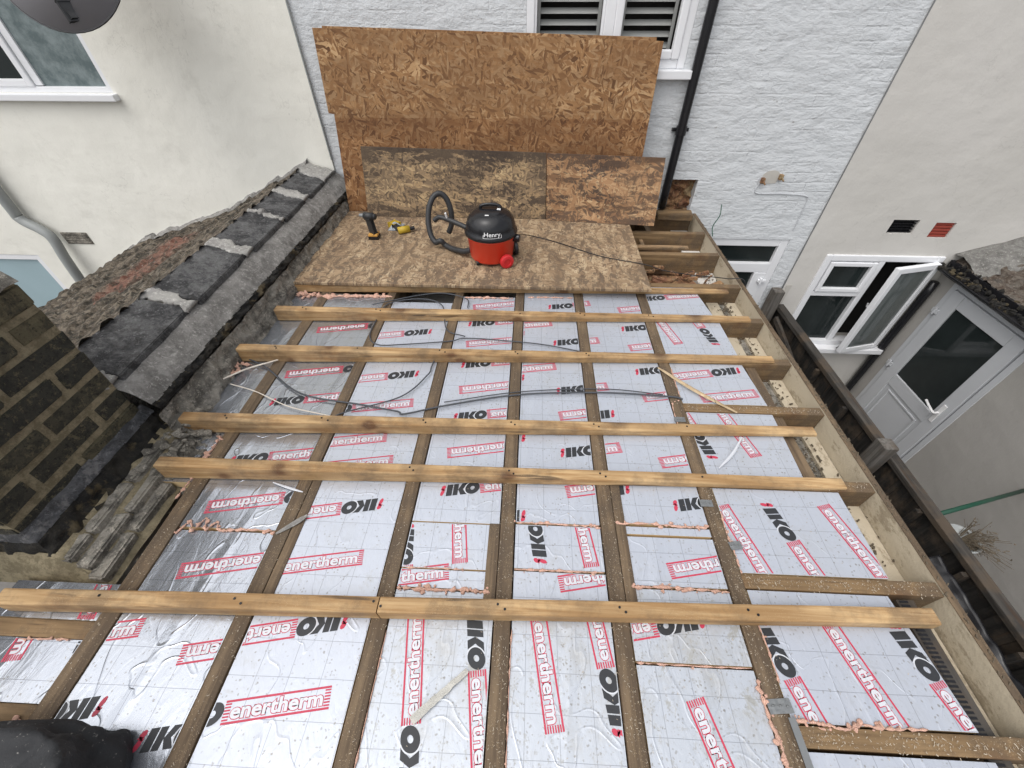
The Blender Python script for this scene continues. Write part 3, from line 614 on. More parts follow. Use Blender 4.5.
frame(bm, -3.36, -2.90, -2.33, -1.74, 0.02, XE-0.018, XE+0.01, 0.004); box(bm, -3.41, -2.85, XE-0.008, XE+0.02, -2.375, -1.70); obj('door_leaf', yz(bm), 'upvc_grey', dd)
obj('pane', yz(boxbm(-3.41, -2.85, XE-0.004, XE+0.01, -1.56, -0.715)), 'glass', dd)
bm = bmesh.new(); tube(bm, catmull([(-2.80, XE-0.03, -1.50), (-2.80, XE-0.075, -1.50), (-2.86, XE-0.085, -1.48), (-2.94, XE-0.07, -1.47)]), 0.011, 8); box(bm, -2.815, -2.775, XE-0.032, XE-0.022, -1.62, -1.40, 0.004); obj('handle', yz(bm), 'white_plate', dd)
for z in (-0.83, -1.52, -2.25):
    bm = bmesh.new(); box(bm, -3.585, -3.51, XE-0.034, XE-0.0225, z-0.024, z+0.024, 0.005); box(bm, -3.56, -3.54, XE-0.042, XE-0.022, z-0.04, z+0.04, 0.006); obj('hinge', yz(bm), 'upvc_grey', dd)
# mono pitch roof rising to the right
bm = bmesh.new()
def rroof(u, v):
    x = 4.02+2.2*u; y = -1.0+4.78*v; s = 2.2*u; fr = (s/0.17) % 1.0
    slab = math.floor(s/0.17); yy = (y+0.11*(slab % 2))/0.22
    lift = 0.012*nz(math.floor(yy)*3.1, slab*2.3, 5)
    return Vector((x, y, -0.40+0.36*s-0.03*fr+lift*1.6+0.035*nz(x*7, y*7, 2)+0.03*nz(x*20, y*23, 7)))
gridmesh(bm, rroof, 120, 300); obj('slates', bm, 'dark_slate', ex)
bm = bmesh.new(); gridmesh(bm, lambda u, v: Vector((4.03+2.15*u, 3.785-(0.36+0.10*nz(u*7, 3, v*2)+0.05*nz(u*24, 5, v*3))*v, -0.36+0.36*2.15*u+0.012+0.012*math.sin(3.1*v)-0.075*v*v+0.016*nz(u*16, v*6, 2))), 110, 16); obj('verge_cement', bm, 'verge', ex, smooth=True)
bm = bmesh.new(); gridmesh(bm, lambda u, v: Vector((3.955+0.055*math.cos(math.pi*(1-v)+0*u)+0.0, -1.0+4.75*u, -0.45-0.05*math.sin(math.pi*v)+0.004*nz(u*40, v, 1))), 60, 10); o_ = obj('gutter', bm, 'black_plastic', ex, smooth=True); solid(o_, 0.005)
obj('fascia', boxbm(4.012, 4.04, -1.0, 3.76, -0.52, -0.40), 'black_plastic', ex)
bm = bmesh.new()
for k in range(220):
    y = random.uniform(1.6, 3.75); x = 3.955+random.uniform(-0.05, 0.09); r = random.uniform(0.01, 0.028)
    z = -0.455+random.uniform(0, 0.03)+max(0, x-3.99)*0.6; rr = bmesh.ops.create_icosphere(bm, subdivisions=1, radius=r)
    for v in rr['verts']: v.co = Vector((x, y, z))+v.co*random.uniform(0.6, 1.2)
tag(obj('gutter_moss', bm, 'felt', ex), kind='stuff')

fe = thing('garden_fence', (2.61, 2.0, GZ), 'dark weathered timber fence below the roof edge, seen from above', 'fence')
XF = 2.61
bm = bmesh.new(); y = -1.2; k = 0
while y < 3.70:
    box(bm, XF+0.012+0.008*(k % 2), XF+0.03+0.008*(k % 2), y, y+0.125, GZ+0.03, -0.955+random.uniform(-.006, .006), 0.002); y += 0.118; k += 1
obj('boards', bm, 'fence', fe)
for z, w_ in ((-0.945, 0.0), (-1.20, 0), (-1.75, 0), (-2.35, 0)):
    bm = bmesh.new(); top = z > -1
    if top: box(bm, XF-0.02, XF+0.055, -1.2, 3.72, -0.948, -0.905, 0.006)
    else: box(bm, XF-0.04, XF+0.008, -1.2, 3.72, z-0.035, z+0.035, 0.004)
    for v in bm.verts: v.co.x += 0.004*nz(v.co.y*3, v.co.z, 1)
    obj('rail', bm, 'rail', fe)
for (py, top, mat) in ((3.72, -0.74, 'post'), (1.835, -0.80, 'post'), (-0.05, -0.82, 'post')):
    bm = bmesh.new(); box(bm, XF-0.12, XF-0.022, py-0.05, py+0.05, GZ, top, 0.006)
    obj('post', bm, mat, fe)
bm = bmesh.new(); obox(bm, (XF-0.035, 3.0, -1.15), (XF-0.035, 3.6, -1.0), 0.03, 0.05); obj('brace', bm, 'rail', fe)
for yy in (0.6, 1.0, 1.4, 2.3, 2.75): obj('batten', boxbm(XF-0.045, XF+0.002, yy, yy+0.03, -1.45, -0.955, bev=0.003), 'fence', fe)
# black sheeting lying against the foot and face of the fence
bm = bmesh.new()
def sheet(u, v): 
    y = -0.7+1.85*u; x = XF-0.045-1.0*v; z = -1.03-0.45*v-0.12*math.sin(3.1*v)+0.05*nz(y*3, x*3, 1)+0.03*nz(y*8, x*7, 3)+0.010*nz(y*22, x*20, 6)
    return Vector((x, y, z))
gridmesh(bm, sheet, 130, 80); o_ = obj('plastic_sheet', bm, 'black_plastic', loc=(2.5, 0.2, -1.4), smooth=True); solid(o_, 0.004); tag(o_, 'black plastic sheeting hung over the dark fence near the camera', 'plastic sheet')
# plant pot on the far side of fence
pl = thing('potted_plant', (2.755, 1.25, -1.12), 'pale round pot of dry brown twigs on top of the fence', 'plant')
bm = bmesh.new(); lathe(bm, [(0.06, -1.12), (0.075, -1.06), (0.092, -0.99), (0.097, -0.985), (0.095, -0.978), (0.084, -0.982), (0.078, -1.0), (0.01, -1.005)], (2.755, 1.25, 0), 28); obj('pot', bm, 'grey_pipe', pl, smooth=True)
bm = bmesh.new(); random.seed(3)
for k in range(75):
    a = random.uniform(-2.0, 1.2); r = random.uniform(0, 0.06); p = Vector((2.755+r*math.cos(a), 1.25+r*math.sin(a), -1.0)); L = random.uniform(0.06, 0.2)
    d = Vector((math.cos(a)*0.5+0.35, math.sin(a)*0.5, random.uniform(0.05, 0.6))).normalized()
    tube(bm, [p, p+d*L*0.5+Vector((0, 0, 0.012)), p+d*L+Vector((random.uniform(-.02, .02), random.uniform(-.02, .02), -0.015))], 0.0016, 4)
    for q_ in range(2):
        t_ = random.uniform(0.3, 1); c = p+d*L*t_; e = Vector((random.uniform(-1, 1), random.uniform(-1, 1), random.uniform(-.6, .6)))*0.016
        f_ = Vector((random.uniform(-1, 1), random.uniform(-1, 1), random.uniform(-.4, .4)))*0.008
        vs = [bm.verts.new(c), bm.verts.new(c+e+f_), bm.verts.new(c+e*1.6), bm.verts.new(c+e-f_)]; bm.faces.new(vs)
obj('twigs', bm, 'twig', pl)
bm = bmesh.new(); tube(bm, [Vector((4.03, 1.90, -1.42)), Vector((2.72, 1.42, -1.02))], 0.015, 10); tag(obj('green_pole', bm, 'green', loc=(3.4, 1.6, -1.2), smooth=True), 'thin green pole leaning between the extension wall and the fence', 'pole')
random.seed(11)

# ------------------------------------------------------------------ the flat roof being built: walls below
eb = thing('extension_walls', (0, 1.8, GZ), 'walls under the opened flat roof that carry the joists', 'extension')
bm = bmesh.new(); box(bm, 1.30, 1.45, -1.2, 3.79, GZ, -0.15); obj('side_wall', bm, 'offwhite', eb)
bm = bmesh.new(); box(bm, -2.9, 1.29, -1.35, -1.2, GZ, -0.02); obj('end_wall', bm, 'offwhite', eb)
bm = bmesh.new(); box(bm, -1.62, 1.29, -1.19, 3.79, -0.24, -0.22); obj('ceiling', bm, 'plaster', eb)
bm = bmesh.new(); box(bm, -2.9, -1.63, -1.19, 0.42, -0.25, -0.16); obj('ceiling', bm, 'plaster', eb)
# fascia board along the right edge
fb = thing('fascia_board', (1.47, 1.6, -0.08), 'long cream board standing on edge along the right side of the roof', 'board')
bm = bmesh.new(); gridmesh(bm, lambda u, v: Vector((1.458+0.003*nz(u*20, v, 1), -0.9+4.65*u, -0.20+0.20*v+0.004*nz(u*50, 1, 2)*v)), 160, 6); o_ = obj('board', bm, 'fascia', fb); solid(o_, 0.026, 1)
bm = bmesh.new()
random.seed(5)
for k in range(420):
    y = random.uniform(-0.2, 3.6); x = random.uniform(1.458, 1.487); s = random.uniform(0.0012, 0.0045); obox(bm, (x, y, 0.002), (x+random.uniform(-2, 2)*s, y+s*2, 0.002+s), s, s)
tag(obj('debris', bm, 'twig', fb), kind='stuff')
obj('board_edge', boxbm(1.4575, 1.4845, -0.9, 3.748, 0.0005, 0.003), 'joist', fb)
# soffit strips inside the gutter gap, with the perforated vent
st = thing('soffit_vent', (1.36, 1.3, -0.12), 'cream soffit strips with a slotted vent in the gap beside the fascia board', 'vent strip')
bm = bmesh.new(); box(bm, 1.255, 1.335, -0.9, 2.5, -0.135, -0.12); box(bm, 1.385, 1.455, -0.9, 2.5, -0.135, -0.118); obj('strip', bm, 'fascia', st)
bm = bmesh.new(); box(bm, 1.336, 1.384, -0.9, 2.5, -0.142, -0.134); obj('groove', bm, 'rough_stone', st)
bm = bmesh.new(); y = -0.35
while y < 0.53: box(bm, 1.314, 1.342, y, y+0.0065, -0.0305, -0.0275); y += 0.0125
obj('slots', bm, 'black_plastic', st)
obj('tray', boxbm(1.305, 1.365, -0.9, 0.535, -0.045, -0.0295), 'rail', st)

# joists, running away from the camera
JX = [-1.36, -0.912, -0.458, -0.052, 0.337, 0.757]
names = ['first joist from the parapet, in the shade of the brick pier', 'second joist from the parapet wall', 'third joist from the parapet wall',
         'fourth joist from the parapet, near the middle of the roof', 'fifth joist from the parapet wall', 'sixth joist from the parapet, carrying the metal straps and noggins']
def jbox(bm, x0, x1, y0, y1, z0, z1):
    n0 = len(bm.verts); box(bm, x0, x1, y0, y1, z0, z1, 0.003)
for i, x in enumerate(JX):
    bm = bmesh.new(); hw = 0.027 if i else 0.033
    box(bm, x-hw, x+hw, -1.19, 3.78 if i < 5 else 3.79, -0.21, 0.0, 0.004)
    tag(obj('joist', bm, 'joist', loc=(x, 1.3, -0.1)), 'dusty brown '+names[i], 'joist', 'roof joists')
bm = bmesh.new(); box(bm, -1.83, -1.775, -1.19, 0.40, -0.21, -0.006, 0.004); tag(obj('joist', bm, 'joist', loc=(-1.8, 0, -0.1)), 'short dark joist at the left edge, left of the foil scraps', 'joist', 'roof joists')
bm = bmesh.new(); box(bm, 1.215, 1.268, 0.99, 1.80, -0.2, -0.030, 0.003); tag(obj('joist', bm, 'joist', loc=(1.29, 1.3, -0.1)), 'sunken brown joist between the right insulation and the fascia board', 'joist', 'roof joists')
# doubled pieces
for (x0, x1, y0, y1, lab) in ((-0.122, -0.081, 0.43, 0.74, 'short piece doubling the fourth joist beyond the nearest beam'), (0.366, 0.405, 0.45, 0.98, 'short piece doubling the fifth joist beyond the nearest beam'), (-0.883, -0.845, 0.42, 0.92, 'short piece doubling the second joist beyond the nearest beam'), (-0.482, -0.486+0.052, -0.2, -0.1, '')):
    if lab: tag(obj('joist_splice', boxbm(x0, x1, y0, y1, -0.2, -0.0015, bev=0.003), 'joist', loc=((x0+x1)/2, (y0+y1)/2, -0.1)), 'short piece of joist: '+lab, 'joist', 'doubling pieces')
# noggins to the right of the sixth joist
nog = [(0.150, 'nearest the camera at the bottom right corner'), (0.565, 'just beyond the nearest beam, covered in sawdust'), (0.965, 'under the tapered end of the second beam'), (1.385, 'bare between the second and third beams, with a splinter across it'),
       (1.745, 'under the tapered end of the fourth beam'), (2.13, 'under the tapered end of the fifth beam'), (2.53, 'just right of the board decking edge'), (2.99, 'with a deep dark face right of the board decking'), (3.36, 'nearest the white wall')]
for i, (y, lab) in enumerate(nog):
    x0 = 0.785
    tag(obj('noggin', boxbm(x0, 1.456, y-0.024, y+0.024, -0.165, -0.003, bev=0.003), 'joist_x', loc=(1.1, y, -0.08)), 'cross timber '+lab, 'timber', 'noggins along the right edge')
bm = bmesh.new(); box(bm, 0.98, 1.02, 3.385, 3.78, -0.17, -0.005, 0.003); tag(obj('noggin', bm, 'joist', loc=(1.0, 3.6, -0.1)), 'short timber running to the white wall right of the propped boards', 'timber')
bm = bmesh.new(); obox(bm, (0.86, 3.14, -0.03), (1.27, 3.14, -0.03), 0.05, 0.02, 0.003); obox(bm, (0.93, 3.17, -0.06), (0.93, 3.32, -0.06), 0.03, 0.03, 0.003); tag(obj('timber_offcut', bm, 'pine_dirty', loc=(1.06, 3.14, -0.03)), 'pale offcut lying between the two timbers nearest the white wall', 'timber offcut')
bm = bmesh.new(); obox(bm, (1.13, 3.70, 0.01), (1.42, 3.66, 0.02), 0.13, 0.05, 0.006); tag(obj('timber_offcut', bm, 'joist_x', loc=(1.25, 3.66, 0.03)), 'old wood block at the foot of the hole in the white wall', 'timber offcut')
bm = bmesh.new(); gridmesh(bm, lambda u, v: Vector((0.79+0.67*u, 2.56+1.2*v, -0.19+0.02*nz(u*6, v*9, 1))), 20, 30); tag(obj('void_floor', bm, 'bare_brick', loc=(1.1, 3.1, -0.19)), 'rubble strewn bottom of the open joist void', 'rubble', kind='stuff')
bm = bmesh.new()
for k in range(26):
    x = random.uniform(0.82, 1.4); y = random.uniform(2.60, 2.93); s = random.uniform(0.012, 0.05); obox(bm, (x, y, -0.10+random.uniform(-.05, .03)), (x+s*2, y+random.uniform(-.04, .04), -0.1), s, s*0.6, 0.003)
tag(obj('rubble', bm, 'bare_brick', loc=(1.1, 2.8, -0.1)), 'loose broken brick rubble right of the decking edge', 'rubble', kind='stuff')
tag(obj('wall_plate', boxbm(0.79, 1.456, 3.735, 3.785, -0.2, -0.03, bev=0.003), 'joist_x', loc=(1.1, 3.76, -0.1)), 'timber bearer against the white wall under the broken brick hole', 'timber')
# noggins lower left
for (y, lab) in ((0.318, 'short cross timber at left just below the nearest beam'), (0.10, 'short cross timber at the lower left above the black bag')):
    tag(obj('noggin', boxbm(-1.773, -1.395, y-0.026, y+0.026, -0.17, -0.004, bev=0.003), 'joist_x', loc=(-1.58, y, -0.08)), lab, 'timber', 'noggins at the lower left')

# tapered beams across the joists  (x left, x right, y left, y right, height left, height right, split)
beams = [(-1.70, 1.345, 0.362+0.024, 0.440+0.024, 0.074, 0.044, 'nearest the camera, in two lengths butted together', -0.455),
         (-1.515, 1.335, 0.885+0.025, 0.947+0.025, 0.088, 0.014, 'second from the camera', None),
         (-1.565, 1.345, 1.128+0.025, 1.222+0.025, 0.090, 0.016, 'third from the camera', None),
         (-1.565, 1.36, 1.625+0.025, 1.728+0.025, 0.088, 0.014, 'fourth from the camera', None),
         (-1.54, 1.37, 2.010+0.025, 2.105+0.025, 0.078, 0.016, 'fifth from the camera', None),
         (-1.56, 1.34, 2.335+0.025, 2.42+0.025, 0.053, 0.014, 'sixth from the camera, along the edge of the board decking', None)]
def beam(x0, x1, y0, y1, h0, h1, w_=0.05, mat='pine', nseg=60, seed=0):
    bm = bmesh.new(); rings = []
    b = 0.006
    for i in range(nseg+1):
        t = i/nseg; x = x0+(x1-x0)*t; y = y0+(y1-y0)*t + 0.004*nz(x*1.3, seed, 2); h = h0+(h1-h0)*t+0.002*nz(x*5, seed, 9)
        hw = w_/2*(1+0.02*nz(x*7, seed, 4)); bb = min(b, h*0.4)
        pr_ = [(-hw, 0.001), (hw, 0.001), (hw, h-bb), (hw-bb*0.3, h-bb*0.3), (hw-bb, h), (-hw+bb, h), (-hw+bb*0.3, h-bb*0.3), (-hw, h-bb)]
        rings.append([bm.verts.new((x, y+p, z)) for p, z in pr_])
    for i in range(nseg):
        for k in range(8): bm.faces.new((rings[i][k], rings[i+1][k], rings[i+1][(k+1) % 8], rings[i][(k+1) % 8]))
    bm.faces.new(rings[0]); bm.faces.new(rings[-1][::-1]); bmesh.ops.recalc_face_normals(bm, faces=bm.faces)
    return bm
for i, (x0, x1, y0, y1, h0, h1, lab, split) in enumerate(beams):
    if split is None: tag(obj('roof_beam', beam(x0, x1, y0, y1, h0, h1, seed=i*7), 'pine', loc=(0.3*i, y0, 0)), 'tapered yellow pine beam across the joists, '+lab, 'beam', 'tapered beams across the roof')
    else:
        for (a, b, l2) in ((x0, split-0.002, 'left length of the pine beam nearest the camera, knotted'), (split+0.002, x1, 'long right length of the pine beam nearest the camera, tapering to the fascia')):
            ta, tb = (a-x0)/(x1-x0), (b-x0)/(x1-x0); 
            tag(obj('roof_beam', beam(a, b, y0+(y1-y0)*ta, y0+(y1-y0)*tb, h0+(h1-h0)*ta, h0+(h1-h0)*tb, seed=i*7+2), 'pine', loc=(a, y0, 0)), l2, 'beam', 'tapered beams across the roof')
bm = bmesh.new(); random.seed(77)
for (x0, x1, y0, y1, h0, h1, lab, split) in beams:
    for jx in JX:
        for d_ in ((-0.010, 0.006), (0.012, -0.008)):
            if random.random() < 0.25: continue
            x = jx+d_[0]+random.uniform(-.006, .006); t = (x-x0)/(x1-x0); y = y0+(y1-y0)*t+d_[1]+0.004*nz(x*1.3, beams.index((x0, x1, y0, y1, h0, h1, lab, split))*7, 2); h = h0+(h1-h0)*t
            q_ = bmesh.ops.create_cone(bm, cap_ends=True, segments=8, radius1=0.0042, radius2=0.0042, depth=0.004)
            for v in q_['verts']: v.co += Vector((x, y, h+0.0002))
tag(obj('screw_heads', bm, 'black_plastic', loc=(0, 1.2, 0.05)), 'small dark screw heads sunk in the tops of the pine beams', 'screws', kind='stuff')
# ------------------------------------------------------------------ insulation boards with printing
def text_bm(body, size, offset=0.0, shear=0.0, space=1.0):
    cu = bpy.data.curves.new('t', 'FONT'); cu.body = body; cu.size = size; cu.offset = offset; cu.shear = shear; cu.space_character = space
    cu.resolution_u = 3; cu.align_x = 'LEFT'; cu.fill_mode = 'FRONT'
    o = bpy.data.objects.new('t', cu); C.objects.link(o); dg = bpy.context.evaluated_depsgraph_get(); dg.update()
    me = bpy.data.meshes.new_from_object(o.evaluated_get(dg)); bm = bmesh.new(); bm.from_mesh(me)
    bpy.data.objects.remove(o); bpy.data.curves.remove(cu); bpy.data.meshes.remove(me); return bm
def fit(bm, u0, u1, v0, v1):
    xs = [v.co.x for v in bm.verts]; ys = [v.co.y for v in bm.verts]; a, b, c, d = min(xs), max(xs), min(ys), max(ys)
    for v in bm.verts: v.co = Vector((u0+(v.co.x-a)/(b-a)*(u1-u0), v0+(v.co.y-c)/(d-c)*(v1-v0), 0))
    return bm
def polys(bm, z, mi): return [([(v.co.x, v.co.y, z) for v in f.verts], mi) for f in bm.faces]
def rect(u0, u1, v0, v1, z, mi): return [([(u0, v0, z), (u1, v0, z), (u1, v1, z), (u0, v1, z)], mi)]
ZB, ZR, ZW = 0.0006, 0.0006, 0.0012
STAMP = [];
SH = lambda u, v: (u+0.16*v, v)
def L(pts, z=ZB, mi=1): STAMP.append(([(*SH(u, v), z) for u, v in pts], mi))
L([(-0.138, -0.03), (-0.114, -0.03), (-0.114, 0.03), (-0.138, 0.03)])
L([(-0.1105, -0.03), (-0.0905, -0.03), (-0.0905, 0.03), (-0.1105, 0.03)])
L([(-0.0905, -0.001), (-0.076, 0.03), (-0.050, 0.03), (-0.071, -0.001)])
L([(-0.0905, -0.001), (-0.071, -0.001), (-0.053, -0.03), (-0.078, -0.03)])
NI = None
for k in range(28):
    a, b = k*math.pi/14, (k+1)*math.pi/14; cx = -0.031
    L([(cx+0.030*math.cos(a), 0.032*math.sin(a)), (cx+0.030*math.cos(b), 0.032*math.sin(b)), (cx+0.009*math.cos(b), 0.010*math.sin(b)), (cx+0.009*math.cos(a), 0.010*math.sin(a))], 0.0008)
    L([(cx+0.034*math.cos(a), 0.036*math.sin(a)), (cx+0.034*math.cos(b), 0.036*math.sin(b)), (cx+0.030*math.cos(b), 0.032*math.sin(b)), (cx+0.030*math.cos(a), 0.032*math.sin(a))], 0.0007, 3) if 8 < k < 20 else None
# small red figure ahead of the lettering
for k in range(2):
    cx, cy, rx, ry = ((-0.150, 0.017, 0.009, 0.012), (-0.156, -0.010, 0.008, 0.017))[k]
    STAMP.append(([(cx+rx*math.cos(a*0.785)+0.3*ry*math.sin(a*0.785), cy+ry*math.sin(a*0.785), ZR) for a in range(8)], 2))
STAMP.append(([(-0.163, 0.006, ZR), (-0.146, -0.001, ZR), (-0.144, 0.008, ZR), (-0.158, 0.013, ZR)], 2))
STAMP += rect(0, 0.30, 0.0265, 0.033, ZR, 2)+rect(0, 0.30, -0.033, -0.0265, ZR, 2)
for k in range(6): STAMP += rect(0.0, 0.017, -0.0235+k*0.0086, -0.0188+k*0.0086, ZR, 2)+rect(0.283, 0.30, -0.0235+k*0.0086, -0.0188+k*0.0086, ZR, 2)
STAMP += polys(fit(text_bm('enertherm', 1, 0.062), 0.0180, 0.2820, -0.0235, 0.0250), ZR, 2)
STAMP += polys(fit(text_bm('enertherm', 1, 0.030), 0.0200, 0.2800, -0.0212, 0.0226), ZW, 3)
for u0, u1 in ((0.052, 0.058), (0.083, 0.089), (0.113, 0.121), (0.150, 0.156), (0.182, 0.189), (0.213, 0.220)):
    for k in range(3): STAMP += rect(u0, u1, -0.020+k*0.012, -0.013+k*0.012, ZR, 2)
PRINTS = [(0, -1.624, 0.522, -81, 0.23, 1), (0, -1.397, 0.39, 99, 0.23, 1), (0, -1.436, 0.346, 99, 0.35, 1), (1, -1.526, 0.285, 9.5, 0.34, 1), (1, -0.765, 0.319, 190.5, 0.26, 1), (1, -1.364, 0.103, 190.5, 0.13, 1), (1, -0.892, 0.085, 9.5, 0.06, 1), (2, -0.724, 0.354, 190.5, 0.38, 1), (2, -0.844, 0.131, 9.5, 0.13, 1), (3, -0.296, 0.128, 99, 0.13, 1), (3, -0.122, 0.265, -81, 0.27, 1), (4, 0.066, 0.424, -81, 0.13, 1), (4, 0.274, 0.287, 99, 0.29, 1), (5, 0.454, 0.407, 190.5, 0.41, 1), (5, 0.526, 0.222, -75, 0.22, 0), (6, 0.834, 0.286, -75, 0.29, 1), (6, 1.019, 0.446, -75, 0.45, 0), (6, 1.265, 0.295, -75, 0.29, 1), (1, -0.972, 0.816, 190.5, 0.76, 1), (1, -0.928, 0.568, 190.5, 0.51, 1), (2, -0.722, 0.779, 190.5, 0.81, 1), (2, -0.871, 0.542, 9.5, 0.54, 1), (3, -0.176, 0.9, 9.5, 0.87, 1), (3, -0.264, 0.881, -81, 0.58, 1), (3, -0.415, 0.569, -81, 0.57, 1), (3, -0.549, 0.505, 9.5, 0.56, 1), (4, 0.477, 0.946, 190.5, 0.89, 1), (4, -0.143, 0.752, 190.5, 0.78, 1), (4, 0.051, 0.757, 99, 0.59, 1), (4, 0.213, 0.887, -81, 0.59, 1), (4, 0.434, 0.582, 190.5, 0.53, 1), (5, 0.287, 0.891, 190.5, 0.92, 1), (5, 0.771, 0.873, 9.5, 0.85, 1), (5, 0.829, 0.643, 190.5, 0.59, 1), (6, 1.025, 0.719, -75, 0.72, 1), (6, 1.212, 0.876, -75, 0.88, 0), (6, 0.806, 0.858, -75, 0.86, 0), (1, -1.131, 1.009, 9.5, 1.01, 1), (2, -0.929, 1.095, 9.5, 1.09, 1), (2, -0.868, 0.967, 9.5, 1.02, 1), (3, -0.045, 1.119, 190.5, 1.06, 1), (4, 0.328, 1.112, 9.5, 1.08, 1), (5, 0.146, 1.08, 9.5, 1.13, 1), (5, 0.895, 1.106, 190.5, 1.05, 1), (6, 0.802, 1.242, 104, 1.08, 1), (6, 0.957, 1.391, -75, 1.1, 0), (1, -0.992, 1.591, 190.5, 1.59, 1), (1, -1.113, 1.362, 9.5, 1.33, 1), (2, -0.734, 1.547, 190.5, 1.58, 1), (2, -0.852, 1.313, 9.5, 1.31, 1), (3, -0.045, 1.514, 190.5, 1.46, 1), (3, -0.181, 1.302, 9.5, 1.27, 1), (3, -0.192, 1.677, 9.5, 1.65, 1), (4, -0.164, 1.54, 190.5, 1.57, 1), (4, -0.172, 1.92, 190.5, 1.95, 1), (4, -0.151, 1.139, 190.5, 1.17, 1), (4, 0.323, 1.499, 9.5, 1.47, 1), (4, 0.464, 1.358, 190.5, 1.3, 1), (4, -0.13, 1.614, 9.5, 1.66, 1), (5, 0.753, 1.66, 9.5, 1.63, 1), (5, 0.135, 1.47, 9.5, 1.52, 1), (5, 0.892, 1.496, 190.5, 1.44, 1), (5, 0.28, 1.304, 190.5, 1.33, 1), (6, 0.998, 1.643, 190.5, 1.67, 1), (6, 0.89, 1.451, 9.5, 1.5, 0), (1, -0.972, 1.983, 190.5, 1.93, 1), (2, -0.732, 1.917, 190.5, 1.95, 1), (3, -0.055, 1.887, 190.5, 1.83, 1), (3, -0.198, 2.052, 9.5, 2.02, 1), (4, 0.318, 1.889, 9.5, 1.86, 1), (4, -0.142, 2.007, 9.5, 2.06, 1), (5, 0.733, 2.04, 9.5, 2.01, 1), (5, 0.13, 1.851, 9.5, 1.9, 1), (5, 0.885, 1.89, 190.5, 1.83, 1), (6, 0.807, 2.173, -75, 1.88, 0), (6, 1.062, 2.043, 104, 1.88, 1), (3, -0.056, 2.264, 190.5, 2.21, 1), (4, 0.296, 2.256, 9.5, 2.23, 1), (5, 0.112, 2.236, 9.5, 2.29, 1), (5, 0.875, 2.269, 190.5, 2.21, 1), (6, 0.913, 2.374, 9.5, 2.35, 1)]
XB = [(-1.60, -1.396), (-1.324, -0.944), (-0.88, -0.490), (-0.426, -0.084), (-0.020, 0.305), (0.369, 0.725), (0.79, 1.25)]
def B(bay, y0, y1, mat, label, x0=None, x1=None, z=-0.006, xr_far=None):
    return dict(bay=bay, y0=y0, y1=y1, mat=mat, label=label, x0=XB[bay][0] if x0 is None else x0, x1=XB[bay][1] if x1 is None else x1, z=z, xf=xr_far)
boards = [
 B(0, -0.55, 0.072, 'foil_silver', 'silver foil board at the bottom left, mostly under the black bag', -1.77),
 B(0, 0.128, 0.290, 'foil_silver', 'small silver foil board between the two short cross timbers at lower left', -1.77),
 B(0, 0.346, 0.46, 'foil_silver', 'thin silver foil strip tucked under the left end of the nearest beam', -1.77),
 B(0, 0.87, 2.33, 'foil_silver', 'narrow dark silver foil strip between the parapet wall and the first joist', -1.555),
 B(1, -0.6, 0.665, 'foil_silver', 'creased silver foil board right of the first joist, crossing under the nearest beam'),
 B(1, 0.678, 2.33, 'foil_silver', 'long creased silver foil board right of the first joist, beyond the pink foam bead'),
 B(2, -0.6, 0.98, 'foil_bright', 'long foil board right of the second joist with upright lettering near the beam'),
 B(2, 0.985, 2.25, 'foil_bright', 'long foil board right of the second joist, beneath the loose cables'),
 B(3, -0.6, 0.487, 'foil_soiled', 'soiled foil board right of the third joist, with lettering running away from the camera'),
 B(3, 0.497, 0.558, 'foil_bright', 'narrow foil offcut edged in pink foam just beyond the nearest beam'),
 B(3, 0.564, 0.735, 'foil_bright', 'square foil offcut right of the third joist with sideways lettering'),
 B(3, 0.740, 2.33, 'foil_bright', 'long foil board between the third and fourth joists reaching the decking'),
 B(4, -0.6, 0.462, 'foil_soiled', 'speckled foil board right of the fourth joist, filling the bottom centre'),
 B(4, 0.468, 0.566, 'foil_bright', 'small foil offcut right of the fourth joist touching the nearest beam'),
 B(4, 0.576, 0.742, 'foil_bright', 'small foil offcut with a sideways black word, between the fourth and fifth joists'),
 B(4, 0.752, 2.43, 'foil_bright', 'long foil board between the fourth and fifth joists reaching the decking'),
 B(5, -0.6, 0.300, 'foil_soiled', 'dirty foil board at the bottom between the fifth and sixth joists'),
 B(5, 0.310, 0.524, 'foil_soiled', 'foil board between the fifth and sixth joists passing under the nearest beam'),
 B(5, 0.536, 0.712, 'foil_bright', 'foil offcut between the fifth and sixth joists edged by two foam lines'),
 B(5, 0.722, 0.752, 'foil_bright', 'very narrow strip of foil board between two foam lines right of the fifth joist'),
 B(5, 0.764, 2.43, 'foil_bright', 'long foil board between the fifth and sixth joists reaching the decking'),
 B(6, -0.6, 0.118, 'foil_bright', 'foil board in the bottom right corner, below the last cross timber', None, 1.30),
 B(6, 0.180, 0.536, 'foil_bright', 'large clean foil board at lower right with three rows of long lettering', None, 1.303, xr_far=1.265),
 B(6, 0.594, 0.936, 'foil_bright', 'square clean foil board right of the sixth joist beyond the nearest beam', None, 1.303),
 B(6, 0.994, 1.355, 'foil_bright', 'foil board right of the sixth joist under the third beam', None, 1.192, xr_far=1.205),
 B(6, 1.415, 1.715, 'foil_bright', 'foil board right of the sixth joist with a slanted word and the splinter', None, 1.205, xr_far=1.185),
 B(6, 1.775, 2.10, 'foil_bright', 'foil board right of the sixth joist between the fourth and fifth beams', None, 1.19, xr_far=1.185),
 B(6, 2.16, 2.50, 'foil_bright', 'foil board right of the sixth joist at the corner of the decking', None, 1.17, xr_far=1.13)]
def clip(bm, co, no):
    g = list(bm.verts)+list(bm.edges)+list(bm.faces)
    bmesh.ops.bisect_plane(bm, geom=g, plane_co=co, plane_no=no, clear_outer=True)
